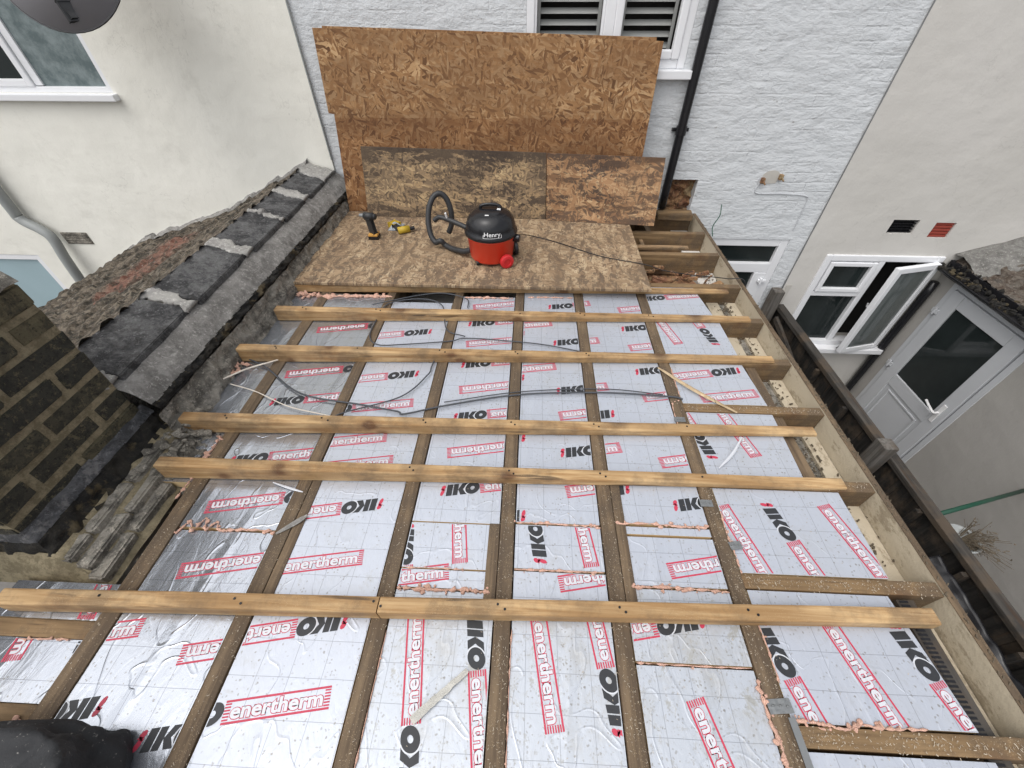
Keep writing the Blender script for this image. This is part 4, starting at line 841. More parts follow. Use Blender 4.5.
random.seed(21)
for bd in boards:
    if bd['y0'] > 2.3: pass
    x0, x1, y0, y1, z = bd['x0'], bd['x1'], bd['y0'], bd['y1'], bd['z']; xf = bd['xf'] or x1
    bm = bmesh.new(); T = 0.05
    a = [bm.verts.new(p) for p in ((x0, y0, z), (x1, y0, z), (xf, y1, z), (x0, y1, z))]; c = [bm.verts.new((v.co.x, v.co.y, z-T)) for v in a]
    bm.faces.new(a); bm.faces.new(c[::-1]).material_index = 4
    for i in range(4): bm.faces.new((a[(i+1) % 4], a[i], c[i], c[(i+1) % 4])).material_index = 4
    bmesh.ops.recalc_face_normals(bm, faces=bm.faces)
    pm = bmesh.new()
    for (b, sx, sy, ang, ry, ik) in PRINTS:
        if b != bd['bay'] or not (y0-0.012 <= ry <= y1+0.012): continue
        if any(b == o2['bay'] and o2 is not bd and o2['y0'] <= ry <= o2['y1'] for o2 in boards): continue
        ca, sa = math.cos(R(ang)), math.sin(R(ang))
        for pts, mi in STAMP:
            if not ik and pts[0][0] < -0.0005 or (not ik and max(p[0] for p in pts) < 0.0): continue
            try: f = pm.faces.new([pm.verts.new((sx+u*ca-v*sa, sy+u*sa+v*ca, z+h)) for u, v, h in [(a_, 0.86*b_, c_) for a_, b_, c_ in pts]]); f.material_index = mi
            except ValueError: pass
    if len(pm.verts):
        e = 0.003
        clip(pm, (0, y0+e, 0), (0, -1, 0)); clip(pm, (0, y1-e, 0), (0, 1, 0)); clip(pm, (x0+e, 0, 0), (-1, 0, 0))
        d = Vector((xf-x1, y1-y0, 0)); nn = Vector((d.y, -d.x, 0)).normalized(); clip(pm, (x1-e, y0, 0), nn)
        for f in pm.faces:
            f.normal_update()
            if f.normal.z < 0: f.normal_flip()
    tmp = bpy.data.meshes.new('tmp'); pm.to_mesh(tmp); pm.free(); bm.from_mesh(tmp); bpy.data.meshes.remove(tmp)
    tag(obj('insulation_board', bm, [bd['mat'], 'ink_black', 'ink_red', 'ink_white', 'pir_edge'], loc=((x0+x1)/2+random.uniform(-.05, .05), (y0+y1)/2+random.uniform(-.05, .05), z)), bd['label'], 'insulation board', 'foil faced insulation boards')
# backing under any seams
# ------------------------------------------------------------------ pink foam
def foam_line(pts, r, label, blobs=1.0, seed=0):
    r = r*0.82; random.seed(seed); bm = bmesh.new(); P = catmull(pts, 10); P2 = []
    for i, p in enumerate(P): P2.append(p+Vector((0.4*r*nz(i*0.7, seed, 1), 0.6*r*nz(i*0.9, seed, 5), 0)))
    tube(bm, P2, r, 8, lambda i, n: r*(0.2 if i in (0, n-1) else max(0.12, 0.55+1.5*nz(i*0.55, seed, 3)+0.6*nz(i*1.7, seed, 8))))
    for k in range(int(len(P)*0.35*blobs)):
        p = random.choice(P2); s = bmesh.ops.create_icosphere(bm, subdivisions=2, radius=r*random.uniform(0.3, 1.0)); dd_ = Vector((random.uniform(-1.6, 1.6)*r, random.uniform(-1.8, 1.8)*r, random.uniform(-.3, .3)*r)); q_ = Vector((random.uniform(.6, 2.0), random.uniform(.6, 1.6), 0.7))
        for v in s['verts']: v.co = p+dd_+Vector([a*b for a, b in zip(v.co, q_)])
    for v in bm.verts: v.co.z = max(v.co.z*1.0, -0.006); v.co += Vector((nz(v.co.x*70, v.co.y*70, 1), nz(v.co.x*70, v.co.y*70, 9), 0.4*nz(v.co.x*90, v.co.y*90, 4)))*0.5*r
    tag(obj('foam_bead', bm, 'foam', loc=tuple(P[0]), smooth=True), label, 'foam', 'pink expanding foam')
fz_ = -0.002
foam_line([(-1.32, 0.645, fz_), (-1.29, 0.70, fz_), (-1.26, 0.66, 0.004), (-1.235, 0.715, fz_), (-1.21, 0.665, 0.004), (-1.185, 0.70, fz_), (-1.16, 0.668, fz_), (-1.08, 0.674, fz_), (-0.955, 0.674, fz_)], 0.0075, 'squiggled bead of pink foam across the first silver bay beside the pier', 0.9, 1)
foam_line([(-0.425, 0.492, fz_), (-0.36, 0.49, fz_), (-0.27, 0.489, fz_), (-0.18, 0.493, fz_), (-0.10, 0.487, fz_)], 0.010, 'ragged pink foam along the seam just beyond the nearest beam, left of centre', 1.2, 2)
foam_line([(-0.425, 0.56, fz_), (-0.30, 0.562, fz_), (-0.20, 0.561, fz_)], 0.004, 'thin pink foam under the sideways lettered offcut', 0.8, 3)
foam_line([(-0.02, 0.57, fz_), (0.08, 0.571, fz_), (0.2, 0.571, fz_), (0.30, 0.571, fz_)], 0.006, 'pink foam line between the two small offcuts right of the fourth joist', 0.7, 4)
foam_line([(-0.015, 0.747, fz_), (0.1, 0.749, fz_), (0.22, 0.745, fz_), (0.30, 0.748, fz_)], 0.007, 'pink foam line at the far side of the small offcuts right of the fourth joist', 0.9, 5)
foam_line([(0.37, 0.76, fz_), (0.5, 0.765, fz_), (0.62, 0.757, fz_), (0.72, 0.758, fz_)], 0.008, 'pink foam line between the fifth and sixth joists, further of the two', 1.0, 6)
foam_line([(0.40, 0.528, fz_), (0.5, 0.531, fz_), (0.6, 0.529, fz_), (0.725, 0.524, fz_)], 0.009, 'thick pink foam line between the fifth and sixth joists next to the nearest beam', 1.2, 7)
foam_line([(0.37, 0.305, fz_), (0.5, 0.304, fz_), (0.72, 0.305, fz_)], 0.0045, 'thin pink foam line below the nearest beam between the fifth and sixth joists', 0.6, 8)
foam_line([(0.79, 0.186, fz_), (0.86, 0.182, fz_), (0.93, 0.17, 0.004), (0.97, 0.182, fz_), (1.05, 0.178, fz_), (1.16, 0.18, fz_)], 0.0085, 'pink foam smeared over the cross timber at the bottom right', 1.1, 9)
foam_line([(0.728, 0.28, fz_), (0.725, 0.2, fz_), (0.735, 0.12, fz_), (0.73, 0.05, fz_), (0.735, -0.1, fz_)], 0.010, 'pink foam along the sixth joist near the bottom edge of the photo', 1.3, 10)
foam_line([(0.79, 0.27, fz_), (0.79, 0.36, fz_), (0.785, 0.43, fz_)], 0.005, 'thin pink foam beside the sixth joist below the nearest beam', 0.5, 11)
foam_line([(0.79, 0.59, fz_), (0.79, 0.66, fz_), (0.785, 0.74, fz_), (0.79, 0.83, fz_)], 0.006, 'pink foam beside the sixth joist below the square clean board', 0.9, 12)
foam_line([(-0.427, -0.1, fz_), (-0.4265, 0.05, fz_), (-0.427, 0.2, fz_), (-0.426, 0.36, fz_)], 0.003, 'faint pink foam along the third joist near the camera', 0.4, 13)
foam_line([(-0.022, -0.05, fz_), (-0.021, 0.1, fz_), (-0.022, 0.25, fz_), (-0.02, 0.38, fz_)], 0.0035, 'thin pink foam edging the fourth joist near the camera', 0.4, 14)
foam_line([(-1.55, 2.29, 0.0), (-1.46, 2.295, 0.01), (-1.38, 2.29, 0.0), (-1.2, 2.295, 0.0), (-1.05, 2.30, 0.0), (-0.9, 2.3, 0.0)], 0.020, 'thick pink foam under the decking edge beside the parapet', 1.3, 15)
foam_line([(-0.42, 2.31, 0.0), (-0.3, 2.315, 0.0), (-0.1, 2.312, 0.0)], 0.011, 'pink foam under the decking edge near the middle', 0.9, 16)
foam_line([(0.0, 2.33, 0.0), (0.12, 2.335, 0.0), (0.3, 2.335, 0.0)], 0.007, 'thin pink foam under the decking edge right of the fourth joist', 0.8, 17)
foam_line([(-1.41, 0.79, fz_), (-1.405, 0.85, fz_), (-1.40, 0.9, fz_), (-1.398, 0.94, fz_)], 0.007, 'pink foam along the first joist at the foot of the stepped bricks', 0.6, 18)
foam_line([(-1.405, 1.0, fz_), (-1.40, 1.05, fz_), (-1.40, 1.11, 0.003)], 0.011, 'clump of pink foam on the first joist between the second and third beams', 1.1, 19)
foam_line([(-1.58, 1.43, 0.01), (-1.56, 1.5, 0.02), (-1.54, 1.55, 0.01), (-1.57, 1.58, 0.02), (-1.5, 1.6, 0.0)], 0.012, 'curl of pink foam against the parapet between the third and fourth beams', 1.2, 20)
foam_line([(-1.60, 0.075, fz_), (-1.52, 0.085, 0.003), (-1.47, 0.07, 0.006), (-1.45, 0.05, 0.008), (-1.43, 0.08, 0.004), (-1.40, 0.08, fz_)], 0.007, 'dribble of pink foam over the short cross timber above the black bag', 1.2, 21)
foam_line([(-1.60, 0.285, fz_), (-1.52, 0.288, fz_), (-1.43, 0.29, fz_)], 0.005, 'thin pink foam below the upper short cross timber at left', 0.7, 22)
foam_line([(0.73, 1.25, fz_), (0.735, 1.40, fz_), (0.78, 1.44, fz_), (0.785, 1.55, fz_), (0.79, 1.68, fz_)], 0.005, 'pink foam along the sixth joist beneath the splinter', 0.9, 23)

# ------------------------------------------------------------------ decking and propped boards
ZD = 0.074
bm = bmesh.new(); box(bm, -1.57, 0.80, 2.335, 3.56, ZD-0.018, ZD, 0.0015)
for v in bm.verts:
    if v.co.x > 0 and v.co.y > 3: v.co.x += 0.02
tag(obj('floor_board', bm, 'osb_floor', loc=(-0.4, 2.9, ZD)), 'large stained chipboard sheet lying flat as a deck under the vacuum cleaner', 'chipboard sheet')
for (x, y) in ((-1.5, 2.9), (-0.9, 2.9), (-0.45, 2.9), (-0.05, 2.9), (0.34, 2.9), (0.745, 2.9)):
    pass
dark_batten = obj('deck_batten', boxbm(-1.56, 0.79, 2.86, 2.91, 0.002, ZD-0.0195), 'joist_x', loc=(-0.4, 2.88, 0.03)); tag(dark_batten, 'batten packing up the chipboard deck from below', 'batten')
dark_batten = obj('deck_batten', boxbm(-1.56, 0.79, 3.46, 3.51, 0.002, ZD-0.0195), 'joist_x', loc=(-0.4, 3.48, 0.03)); tag(dark_batten, 'batten under the far edge of the chipboard deck by the wall', 'batten')
def lean(name, corners, thick, mat, label):
    """corners: world points of the front face, counter-clockwise"""
    P = [Vector(p) for p in corners]; nrm = (P[1]-P[0]).cross(P[-1]-P[0]).normalized()
    if nrm.y < 0: nrm = -nrm
    bm = bmesh.new(); poly_prism(bm, P, nrm*thick); bmesh.ops.bevel(bm, geom=[e for e in bm.edges if e.calc_length() > 0.03], offset=0.0012, segments=1, affect='EDGES')
    return tag(obj(name, bm, mat, loc=(P[0].x, P[0].y, P[0].z)), label, 'chipboard sheet', 'chipboard sheets propped against the wall')
def onplane(x, z, y0=3.50, z0=ZD, y1=3.715, z1=1.27): t = (z-z0)/(z1-z0); return (x, y0+(y1-y0)*t, z)
o_ = lean('propped_board', [onplane(-1.565, ZD+0.002), onplane(0.86, ZD+0.002), onplane(0.885, 1.195), onplane(-1.562, 1.262), onplane(-1.570, 0.77), onplane(-1.528, 0.765)], 0.018, 'osb_orange', 'tall orange brown chipboard sheet propped against the white wall, cleanest of the stack')
# its texture is in object space; the origin keeps z in world units
o_.data.transform(Matrix.Translation(Vector(o_.location))); o_.location = (0, 0, 0)
lean('propped_board', [(x, y+0.024, z) for x, y, z in [onplane(-1.45, ZD+0.002), onplane(0.83, ZD+0.002), onplane(0.84, 1.213), onplane(-1.50, 1.270)]], 0.018, 'osb_orange', 'chipboard sheet hidden at the back of the stack, only its top edge showing')
def onC(x, z, y0=3.40): t = (z-ZD)/0.52; return (x, y0+0.075*t, z)
lean('propped_board', [onC(-1.37, ZD+0.002), onC(0.13, ZD+0.002), onC(0.112, 0.555), onC(-1.325, 0.585)], 0.018, 'osb_weathered', 'low blackened weathered chipboard strip at the foot of the stack, behind the tools')
lean('propped_board', [(x, y-0.003, z) for x, y, z in [onC(0.134, ZD+0.002, 3.38), onC(1.005, ZD+0.002, 3.30), onC(1.025, 0.527, 3.42), onC(0.116, 0.555, 3.40)]], 0.018, 'osb_patchy', 'shorter patchy chipboard piece at the right end of the low strip')

# ------------------------------------------------------------------ vacuum cleaner
vc = thing('vacuum_cleaner', (-0.265, 2.72, ZD), 'round red vacuum cleaner with black domed lid and coiled hose, standing on the deck', 'vacuum cleaner')
c0 = (-0.265, 2.72, ZD)
bm = bmesh.new(); lathe(bm, [(0.125, 0.018), (0.142, 0.022), (0.150, 0.035), (0.164, 0.175), (0.170, 0.180), (0.170, 0.19)], c0, 48); body = obj('body', bm, 'red_plastic', vc, smooth=True)
bm = bmesh.new(); lathe(bm, [(0.170, 0.191), (0.180, 0.194), (0.182, 0.212), (0.172, 0.222), (0.168, 0.25), (0.158, 0.285), (0.138, 0.315), (0.105, 0.335), (0.06, 0.346), (0.01, 0.349)], c0, 48); lid = obj('lid', bm, 'black_plastic', vc, smooth=True)
bm = bmesh.new(); tube(bm, catmull([Vector(c0)+Vector(p) for p in ((-0.07, 0.02, 0.335), (-0.06, 0.02, 0.362), (0.0, 0.02, 0.372), (0.06, 0.02, 0.362), (0.07, 0.02, 0.335))]), 0.011, 8); obj('handle', bm, 'black_plastic', lid, smooth=True)
bm = bmesh.new(); box(bm, c0[0]-0.028, c0[0]-0.002, c0[1]-0.09, c0[1]-0.07, c0[2]+0.336, c0[2]+0.341, 0.002); obj('button', bm, 'white_plate', lid); bm = bmesh.new(); box(bm, c0[0]+0.045, c0[0]+0.07, c0[1]-0.01, c0[1]+0.012, c0[2]+0.343, c0[2]+0.349, 0.002); obj('switch', bm, 'white_plate', lid)
# name plate on the front of lid
def on_lid(u, v, r):      # u along circumference (m), v height above base
    a = R(-90+8)+u/0.17; rr = 0.170-(v-0.222)*0.25+r; return Vector((c0[0]+rr*math.cos(a), c0[1]+rr*math.sin(a), c0[2]+v))
bm = bmesh.new(); gridmesh(bm, lambda u, v: on_lid(-0.062+0.124*u, 0.222+0.042*v, 0.004), 16, 3); o_ = obj('name_plate', bm, 'white_plate', lid)
bm = bmesh.new(); gridmesh(bm, lambda u, v: on_lid(-0.058+0.116*u, 0.2255+0.035*v, 0.0055), 16, 3); obj('plate_field', bm, 'black_plastic', lid)
bm = fit(text_bm('Henry', 1, 0.008), -0.054, 0.054, 0.2262, 0.2605)
bmesh.ops.subdivide_edges(bm, edges=[e for e in bm.edges if e.calc_length() > 0.02], cuts=2)
for v in bm.verts: v.co = on_lid(v.co.x, v.co.y, 0.0075)
obj('lettering', bm, 'white_plate', lid)
def wheel(cx, cy, r, w_, ax, mat, nm='wheel'):
    bm = bmesh.new(); q = Vector(ax).to_track_quat('Z', 'Y').to_matrix(); lathe(bm, [(r*0.9, -w_/2), (r, -w_/2+0.005), (r, w_/2-0.005), (r*0.88, w_/2), (r*0.55, w_/2+0.004), (r*0.5, w_/2-0.002), (0.004, w_/2-0.002)], (cx, cy, ZD+r), 28, q)
    wv_ = obj(nm, bm, mat, vc, smooth=False); return wv_
wheel(-0.265+0.115, 2.72-0.140, 0.048, 0.03, (0.45, -0.9, 0), 'red_wheel')
wheel(-0.265+0.165, 2.72+0.06, 0.048, 0.03, (0.95, 0.3, 0), 'black_plastic')
wheel(-0.265-0.09, 2.72-0.11, 0.018, 0.02, (0.9, 0.2, 0), 'black_plastic', 'caster'); wheel(-0.265-0.1, 2.72+0.10, 0.018, 0.02, (0.9, 0.2, 0), 'black_plastic', 'caster')
bm = bmesh.new(); q = Vector((0.95, -0.2, 0)).to_track_quat('Z', 'Y').to_matrix(); lathe(bm, [(0.022, 0.15), (0.026, 0.155), (0.026, 0.2), (0.02, 0.205)], (c0[0], c0[1], c0[2]+0.17), 20, q); obj('cable_knob', bm, 'black_plastic', vc)
hp = [(-0.41, 2.70, 0.14), (-0.47, 2.73, 0.115), (-0.56, 2.80, 0.097), (-0.62, 2.85, 0.100)]
cl = Vector((-0.685, 2.93, 0.262))
for k in range(0, 11):
    a = R(-62-k*36); hp.append((cl.x+0.070*math.cos(a)+0.004*k, cl.y+0.05*math.sin(a)+0.014*k-0.04, cl.z+0.145*math.sin(a)))
P = catmull(hp, 8); bm = bmesh.new()
tube(bm, P, 0.019, 12, lambda i, n: 0.0195+0.0014*(i % 2)); obj('hose', bm, 'rubber', vc, smooth=True)
bm = bmesh.new(); tube(bm, catmull([(-0.69, 2.89, 0.265), (-0.65, 2.89, 0.29), (-0.59, 2.87, 0.285), (-0.47, 2.82, 0.26), (-0.40, 2.78, 0.24)]), 0.0175, 12); obj('wand', bm, 'rubber', vc, smooth=True)
bm = bmesh.new(); tube(bm, [Vector((-0.59, 2.865, 0.295)), Vector((-0.595, 2.855, 0.335))], 0.007, 8); obj('wand_clip', bm, 'white_plate', vc)
def cable(pts, r, mat, label, cat='cable'):
    r = r*0.8
    bm = bmesh.new(); tube(bm, catmull(pts, 10), r, 7); return tag(obj('cable', bm, mat, loc=pts[0], smooth=True), label, cat)
cable([(-0.09, 2.78, 0.22), (-0.03, 3.0, 0.12), (0.05, 3.06, ZD+0.005), (0.23, 2.96, ZD+0.005), (0.51, 2.77, ZD+0.005), (0.80, 2.66, ZD+0.006), (0.95, 2.63, 0.05), (1.15, 2.61, 0.03), (1.38, 2.60, 0.015), (1.50, 2.56, 0.004), (1.54, 2.5, -0.3), (1.56, 2.5, -1.0)], 0.004, 'black_plastic', 'black power cord trailing from the vacuum cleaner over the right edge', 'power cord')
cz = 0.008
cable([(-1.60, 1.75, 0.05), (-1.575, 1.66, 0.02), (-1.40, 1.57, cz), (-1.136, 1.388, cz), (-0.809, 1.326, cz), (-0.62, 1.29, cz), (-0.577, 1.275, cz), (-0.366, 1.344, cz), (-0.024, 1.427, cz), (0.38, 1.458, cz), (0.727, 1.445, cz), (0.79, 1.43, cz)], 0.0058, 'cable', 'thick grey cable snaking across the bays between the third and fourth beams')
cable([(-0.92, 1.20, cz), (-0.888, 1.264, cz), (-0.625, 1.388, cz), (-0.52, 1.55, cz), (-0.51, 1.617, cz), (-0.50, 1.70, 0.01)], 0.0045, 'cable', 'grey cable hooking up from the third beam over the third joist')
cable([(-0.4, 1.36, cz), (-0.02, 1.45, 0.006), (0.4, 1.485, cz), (0.7, 1.46, 0.006)], 0.0035, 'cable', 'thin grey cable lying beside the thick one toward the right')
cable([(0.331, 1.77, cz), (0.1, 1.83, cz), (-0.152, 1.86, cz), (-0.36, 1.87, cz), (-0.444, 1.84, cz), (-0.7, 1.80, cz), (-0.85, 1.79, cz), (-0.92, 1.86, cz), (-0.93, 2.0, cz), (-0.9, 2.2, 0.01), (-0.7, 2.26, 0.015), (-0.55, 2.2, 0.01), (-0.48, 1.95, 0.01), (-0.36, 1.88, 0.014)], 0.0045, 'cable', 'looped grey cable between the fourth and fifth beams near the second joist')
cable([(-1.0, 2.19, 0.01), (-0.85, 2.24, 0.02), (-0.7, 2.30, 0.02), (-0.55, 2.31, 0.03), (-0.4, 2.28, 0.01), (-0.38, 2.18, 0.01)], 0.0045, 'cable', 'grey cable end curling out from under the decking edge')
cable([(-1.52, 1.43, 0.02), (-1.371, 1.392, cz), (-1.163, 1.30, cz), (-0.95, 1.25, cz), (-0.8, 1.21, cz)], 0.0035, 'white_cable', 'pale thin cable running from the parapet under the third beam')
cable([(-1.58, 1.44, 0.03), (-1.50, 1.51, 0.035), (-1.47, 1.56, 0.02), (-1.40, 1.60, 0.02), (-1.36, 1.64, 0.01)], 0.0055, 'white_cable', 'short pale cable at the parapet foot just beyond the third beam')
cable([(1.50, 3.3, 0.0), (1.53, 3.42, 0.03), (1.60, 3.52, 0.08), (1.62, 3.60, 0.14)], 0.005, 'green', 'short dark cable sticking out at the far right corner')

# ------------------------------------------------------------------ tools and loose bits on the deck
dl = thing('cordless_drill', (-1.19, 3.0, ZD), 'cordless drill standing on its battery at the left of the deck', 'drill')
bm = bmesh.new(); box(bm, -1.245, -1.155, 2.955, 3.045, ZD, ZD+0.028, 0.006); bt = obj('battery', bm, 'black_plastic', dl)
bm = bmesh.new(); box(bm, -1.242, -1.158, 2.958, 3.042, ZD+0.029, ZD+0.048, 0.006); obj('battery_clip', bm, 'orange', dl)
bm = bmesh.new(); obox(bm, (-1.20, 3.0, ZD+0.045), (-1.215, 3.01, ZD+0.17), 0.038, 0.045, 0.01); obj('grip', bm, 'rubber', dl)
bm = bmesh.new(); tube(bm, [Vector((-1.255, 3.02, ZD+0.195)), Vector((-1.17, 3.005, ZD+0.195))], 0.031, 16); tube(bm, [Vector((-1.169, 3.005, ZD+0.195)), Vector((-1.15, 3.0, ZD+0.195))], 0.024, 16); obj('motor_housing', bm, 'rubber', dl, smooth=True)
bm = bmesh.new(); tube(bm, [Vector((-1.256, 3.02, ZD+0.195)), Vector((-1.30, 3.028, ZD+0.195))], 0.020, 16, lambda i, n: 0.022-0.008*i); obj('chuck', bm, 'grey_metal', dl)
dl.scale = (0.85, 0.85, 0.85)
im = thing('impact_driver', (-1.03, 3.10, ZD), 'yellow and black power tool lying on its side on the deck', 'power tool')
bm = bmesh.new(); tube(bm, [Vector((-1.03, 3.07, ZD+0.034)), Vector((-0.93, 3.12, ZD+0.034))], 0.033, 14); obj('motor_housing', bm, 'yellow', im, smooth=True)
bm = bmesh.new(); obox(bm, (-1.0, 3.09, ZD+0.03), (-1.09, 3.18, ZD+0.025), 0.04, 0.035, 0.008); obj('grip', bm, 'rubber', im)
bm = bmesh.new(); tube(bm, [Vector((-0.929, 3.12, ZD+0.034)), Vector((-0.885, 3.142, ZD+0.034))], 0.018, 12); obj('chuck', bm, 'black_plastic', im)
bm = bmesh.new(); obox(bm, (-1.07, 3.2, ZD+0.024), (-1.14, 3.25, ZD+0.024), 0.08, 0.044, 0.006); obj('battery', bm, 'yellow', im)
im.scale = (0.8, 0.8, 0.8)
bm = bmesh.new(); gridmesh(bm, lambda u, v: Vector((-1.13+0.11*u, 3.13+0.13*v, ZD+0.004+0.045*math.sin(3.14*u)*math.sin(3.14*v)*(0.7+0.9*nz(u*4, v*4, 1)))), 20, 20); o_ = obj('rag', bm, 'rag', loc=(-1.07, 3.2, ZD), smooth=True); solid(o_, 0.003); tag(o_, 'crumpled grey rag between the drill and the yellow tool', 'rag')
bm = bmesh.new(); obox(bm, (-1.36, 3.30, ZD+0.008), (-1.31, 3.33, ZD+0.012), 0.03, 0.012, 0.003); tag(obj('plaster_chip', bm, 'white_plate', loc=(-1.33, 3.31, ZD)), 'small white chip on the deck beside the parapet corner', 'chip')
random.seed(9); bm = bmesh.new()
for k in range(40):
    x = random.uniform(-1.4, 0.75); y = random.uniform(2.36, 3.3); s = random.uniform(0.003, 0.008); obox(bm, (x, y, ZD+0.003), (x+s*random.uniform(1, 3), y+s*random.uniform(-1, 1), ZD+0.003), s, 0.004)
tag(obj('wood_chips', bm, 'sliver', loc=(0, 2.8, ZD)), 'scattered pale wood chips on the chipboard deck', 'wood chips', kind='stuff')

# splinters, tape scraps
def sliver(pts, w_, label, mat='sliver', cat='timber offcut', th=0.006):
    bm = bmesh.new(); P = catmull(pts, 6); tube(bm, P, w_, 5, lambda i, n: w_*(0.25+math.sin(math.pi*(0.08+0.84*i/(n-1))))*0.8)
    for v in bm.verts: v.co.z = 0.004+(v.co.z-0.004)*0.5
    return tag(obj('splinter', bm, mat, loc=pts[0]), label, cat)
sliver([(0.715, 1.66, 0.012), (0.86, 1.50, 0.012), (1.03, 1.35, 0.012)], 0.012, 'long pale splinter lying across the sixth joist and the bare cross timber')
sliver([(0.735, 1.64, 0.02), (0.84, 1.52, 0.02), (0.95, 1.42, 0.016)], 0.007, 'thin second splinter beside the long pale one')
sliver([(0.845, 1.03, 0.0), (0.93, 1.11, 0.0), (1.0, 1.20, 0.0)], 0.007, 'white plastic sliver on the foil below the third beam at right', 'ink_white', 'scrap')
sliver([(-0.93, 0.66, 0.006), (-0.87, 0.71, 0.008), (-0.84, 0.74, 0.006)], 0.011, 'torn pale scrap on the second joist beside the second beam', 'fillet', 'scrap')
sliver([(-1.045, 0.88, 0.0), (-0.96, 0.855, 0.004), (-0.90, 0.84, 0.004)], 0.005, 'white sliver poking out below the second beam on the left', 'ink_white', 'scrap')
bm = bmesh.new()
def tape(u, v): 
    p = Vector((-0.295, 0.135, 0.0)).lerp(Vector((-0.150, 0.262, 0.0)), u); d = Vector((-0.6, 0.7, 0)); w_ = 0.017*(1-0.45*u)*(1+0.35*nz(u*9, v, 1)); return p+d*w_*(v-0.5)*1.6+Vector((0, 0, 0.002+0.004*nz(u*6, v*2, 4)+0.003))
gridmesh(bm, tape, 30, 5); o_ = obj('tape_scrap', bm, 'tape', loc=(-0.22, 0.2, 0), smooth=True); tag(o_, 'torn strip of greyish tape on the soiled foil left of centre at the bottom', 'tape scrap')
for (x, y, w_, l_, rz, lab) in ((0.742, 0.86, 0.05, 0.03, 0, 'small grey metal strap across the sixth joist beyond the nearest beam'), (0.752, 0.98, 0.055, 0.028, 0, 'small grey metal strap across the sixth joist under the second beam'),
                      (0.80, 0.69, 0.045, 0.03, 10, 'grey metal strap on the sixth joist beside the square clean board'), (0.765, 0.215, 0.07, 0.035, 5, 'bent galvanised strap on the sixth joist at the bottom right'),
                      (0.745, 1.30, 0.05, 0.03, 0, 'grey metal strap on the sixth joist between the third and fourth beams')):
    bm = bmesh.new(); gridmesh(bm, lambda u, v: Vector((x-w_/2+w_*u, y-l_/2+l_*v, 0.0035+0.0015*nz(u*5, v*5, x*9))), 8, 6)
    bmesh.ops.rotate(bm, verts=bm.verts, cent=(x, y, 0), matrix=Matrix.Rotation(R(rz), 3, 'Z'))
    for k in range(3):
        s_ = bmesh.ops.create_icosphere(bm, subdivisions=1, radius=0.0035)
        for v in s_['verts']: v.co += Vector((x-w_*0.3+k*w_*0.3, y, 0.006))
    o_ = obj('metal_strap', bm, 'grey_metal', loc=(x, y, 0)); solid(o_, 0.0015); tag(o_, lab, 'metal strap', 'galvanised straps on the sixth joist')
bm = bmesh.new(); P = [Vector((0.787, 0.19, 0.004)), Vector((0.789, 0.12, 0.004)), Vector((0.79, 0.03, 0.004)), Vector((0.788, -0.1, 0.004))]
for i in range(3): obox(bm, P[i], P[i+1], 0.02, 0.003)
tag(obj('metal_strap', bm, 'grey_metal', loc=(0.788, 0.05, 0)), 'long galvanised strap running down beside the bottom right cross timber', 'metal strap')
# sawdust and crumbs scattered over joists and boards
random.seed(31); bm = bmesh.new()
def crumb(x, y, z, s):
    a = random.uniform(0, 6.28); d = Vector((math.cos(a), math.sin(a), 0)); e = Vector((-d.y, d.x, 0)); c = Vector((x, y, z)); L = s*random.uniform(1, 2.4)
    vs = [bm.verts.new(c-d*L-e*s*0.4), bm.verts.new(c+d*L-e*s*0.5), bm.verts.new(c+d*L*0.8+e*s*0.5+Vector((0, 0, s*0.5))), bm.verts.new(c-d*L*0.9+e*s*0.4+Vector((0, 0, s*0.3)))]; bm.faces.new(vs)
for k in range(2600):
    i = random.choice([0, 1, 2, 3, 4, 5, 3, 4, 5, 5]); y = random.uniform(-0.05, 1.0)**1.0 if random.random() < 0.75 else random.uniform(1.0, 2.3); x = JX[i]+random.gauss(0, 0.022)
    crumb(x, y, 0.002, random.uniform(0.0006, 0.0018))
for k in range(1100):
    y = random.choice([0.15, 0.565, 0.965, 1.385]); x = random.uniform(0.8, 1.44); crumb(x, y+random.gauss(0, 0.012), 0.001, random.uniform(0.0007, 0.0021))
for k in range(500):
    x = random.uniform(-0.4, 1.2); y = random.uniform(0.0, 1.2); crumb(x, y, -0.001, random.uniform(0.0006, 0.0018))
tag(obj('sawdust', bm, 'dust', loc=(0, 0, 0)), 'sawdust and shavings strewn over the joists and foil', 'sawdust', kind='stuff')
bm = bmesh.new()
for k in range(420):
    y = random.uniform(0.55, 2.9); x = 1.36+random.gauss(0, 0.035); s = random.uniform(0.002, 0.008)
    a = random.uniform(0, 3.1); obox(bm, (x, y, -0.112), (x+s*2*math.cos(a), y+s*2*math.sin(a), -0.108), s, s*0.5)
tag(obj('gutter_debris', bm, 'twig', loc=(1.37, 1.5, -0.11)), 'brown debris lying in the gap beside the fascia board', 'debris', kind='stuff')
bm = bmesh.new()
gridmesh(bm, lambda u, v: Vector((-1.66+0.24*v+0.03*nz(u*6, 2, 1), 0.84+0.46*u, 0.085*(1-v)*(0.75+0.5*nz(u*5, v*4, 3))-0.015+0.03*nz(u*12, v*7, 8)+0.016*nz(u*30, v*16, 5)-0.05*(1-min(1, min(u, 1-u)*5)))), 70, 34)
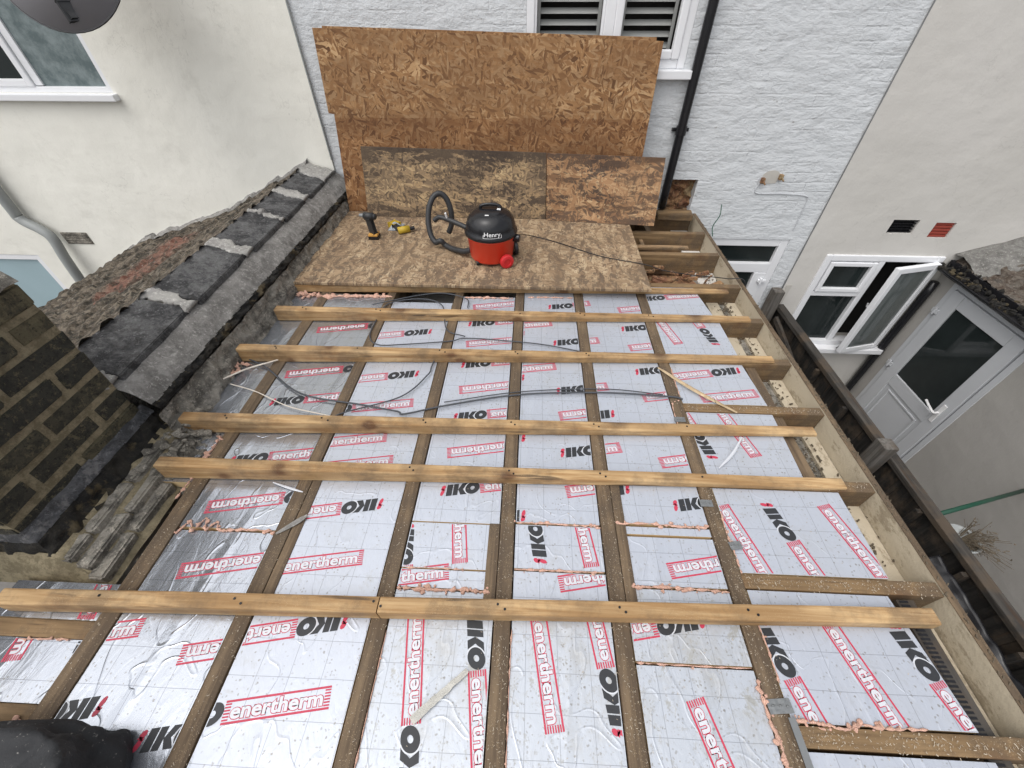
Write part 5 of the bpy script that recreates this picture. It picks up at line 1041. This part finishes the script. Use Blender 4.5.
for k in range(46):
    y = random.uniform(0.88, 1.25); x = random.uniform(-1.60, -1.45); s = random.uniform(0.006, 0.022); r_ = bmesh.ops.create_icosphere(bm, subdivisions=1, radius=s)
    z = 0.0+max(0, -1.46-x)*0.50+random.uniform(0, 0.012)
    q_ = Vector((random.uniform(.6, 1.5), random.uniform(.6, 1.3), random.uniform(.4, .8)))
    for v in r_['verts']: v.co = Vector((x, y, z))+Vector([a*b for a, b in zip(v.co, q_)])*(1+0.9*nz(v.co.x/s*0.9+k, v.co.y/s*0.9, v.co.z/s*0.9))
tag(obj('rubble', bm, 'rough_stone', loc=(-1.52, 1.0, 0)), 'broken mortar rubble at the parapet foot round the left ends of the beams', 'rubble', kind='stuff')

# black bag bottom left
bm = bmesh.new()
def bag(u, v):
    a = u*2*math.pi; e = 0.42; ca, sa = math.cos(a), math.sin(a)
    sx = math.copysign(abs(ca)**e, ca); sy = math.copysign(abs(sa)**e, sa)
    taper = 1.0-0.10*v; x = -1.29+0.27*sx*taper; y = -0.085+0.165*sy*taper; z = 0.002+(0.175+0.05*sx)*v
    d = 0.035*nz(x*9, y*9, z*12)+0.014*nz(x*22, y*20, z*24)+0.004*nz(x*60, y*60, z*60)
    return Vector((x+d*sx, y+d*sy*0.7, z+d*0.6))
V = gridmesh(bm, bag, 96, 18)
top = [V[i][18] for i in range(96)]
prev = top
for k, s_ in enumerate((0.9, 0.75, 0.55, 0.3, 0.1)):
    ring = [bm.verts.new(Vector((-1.29+(p.co.x+1.29)*s_, -0.085+(p.co.y+0.085)*s_, p.co.z*s_+(1-s_)*0.13+0.035*nz(p.co.x*8*s_, p.co.y*11*s_, 2)+0.018*nz(p.co.x*24*s_, p.co.y*22*s_, 5)-0.015*(1-s_)))) for p in top]
    for i in range(96): bm.faces.new((prev[i], prev[(i+1) % 96], ring[(i+1) % 96], ring[i]))
    prev = ring
bm.faces.new(prev)
bmesh.ops.remove_doubles(bm, verts=bm.verts, dist=0.0004); bmesh.ops.recalc_face_normals(bm, faces=bm.faces)
bgt = thing('tool_bag', (-1.30, -0.1, 0), 'black dusty fabric bag slumped at the bottom left corner', 'bag')
obj('fabric_body', bm, 'bag', bgt, smooth=True)
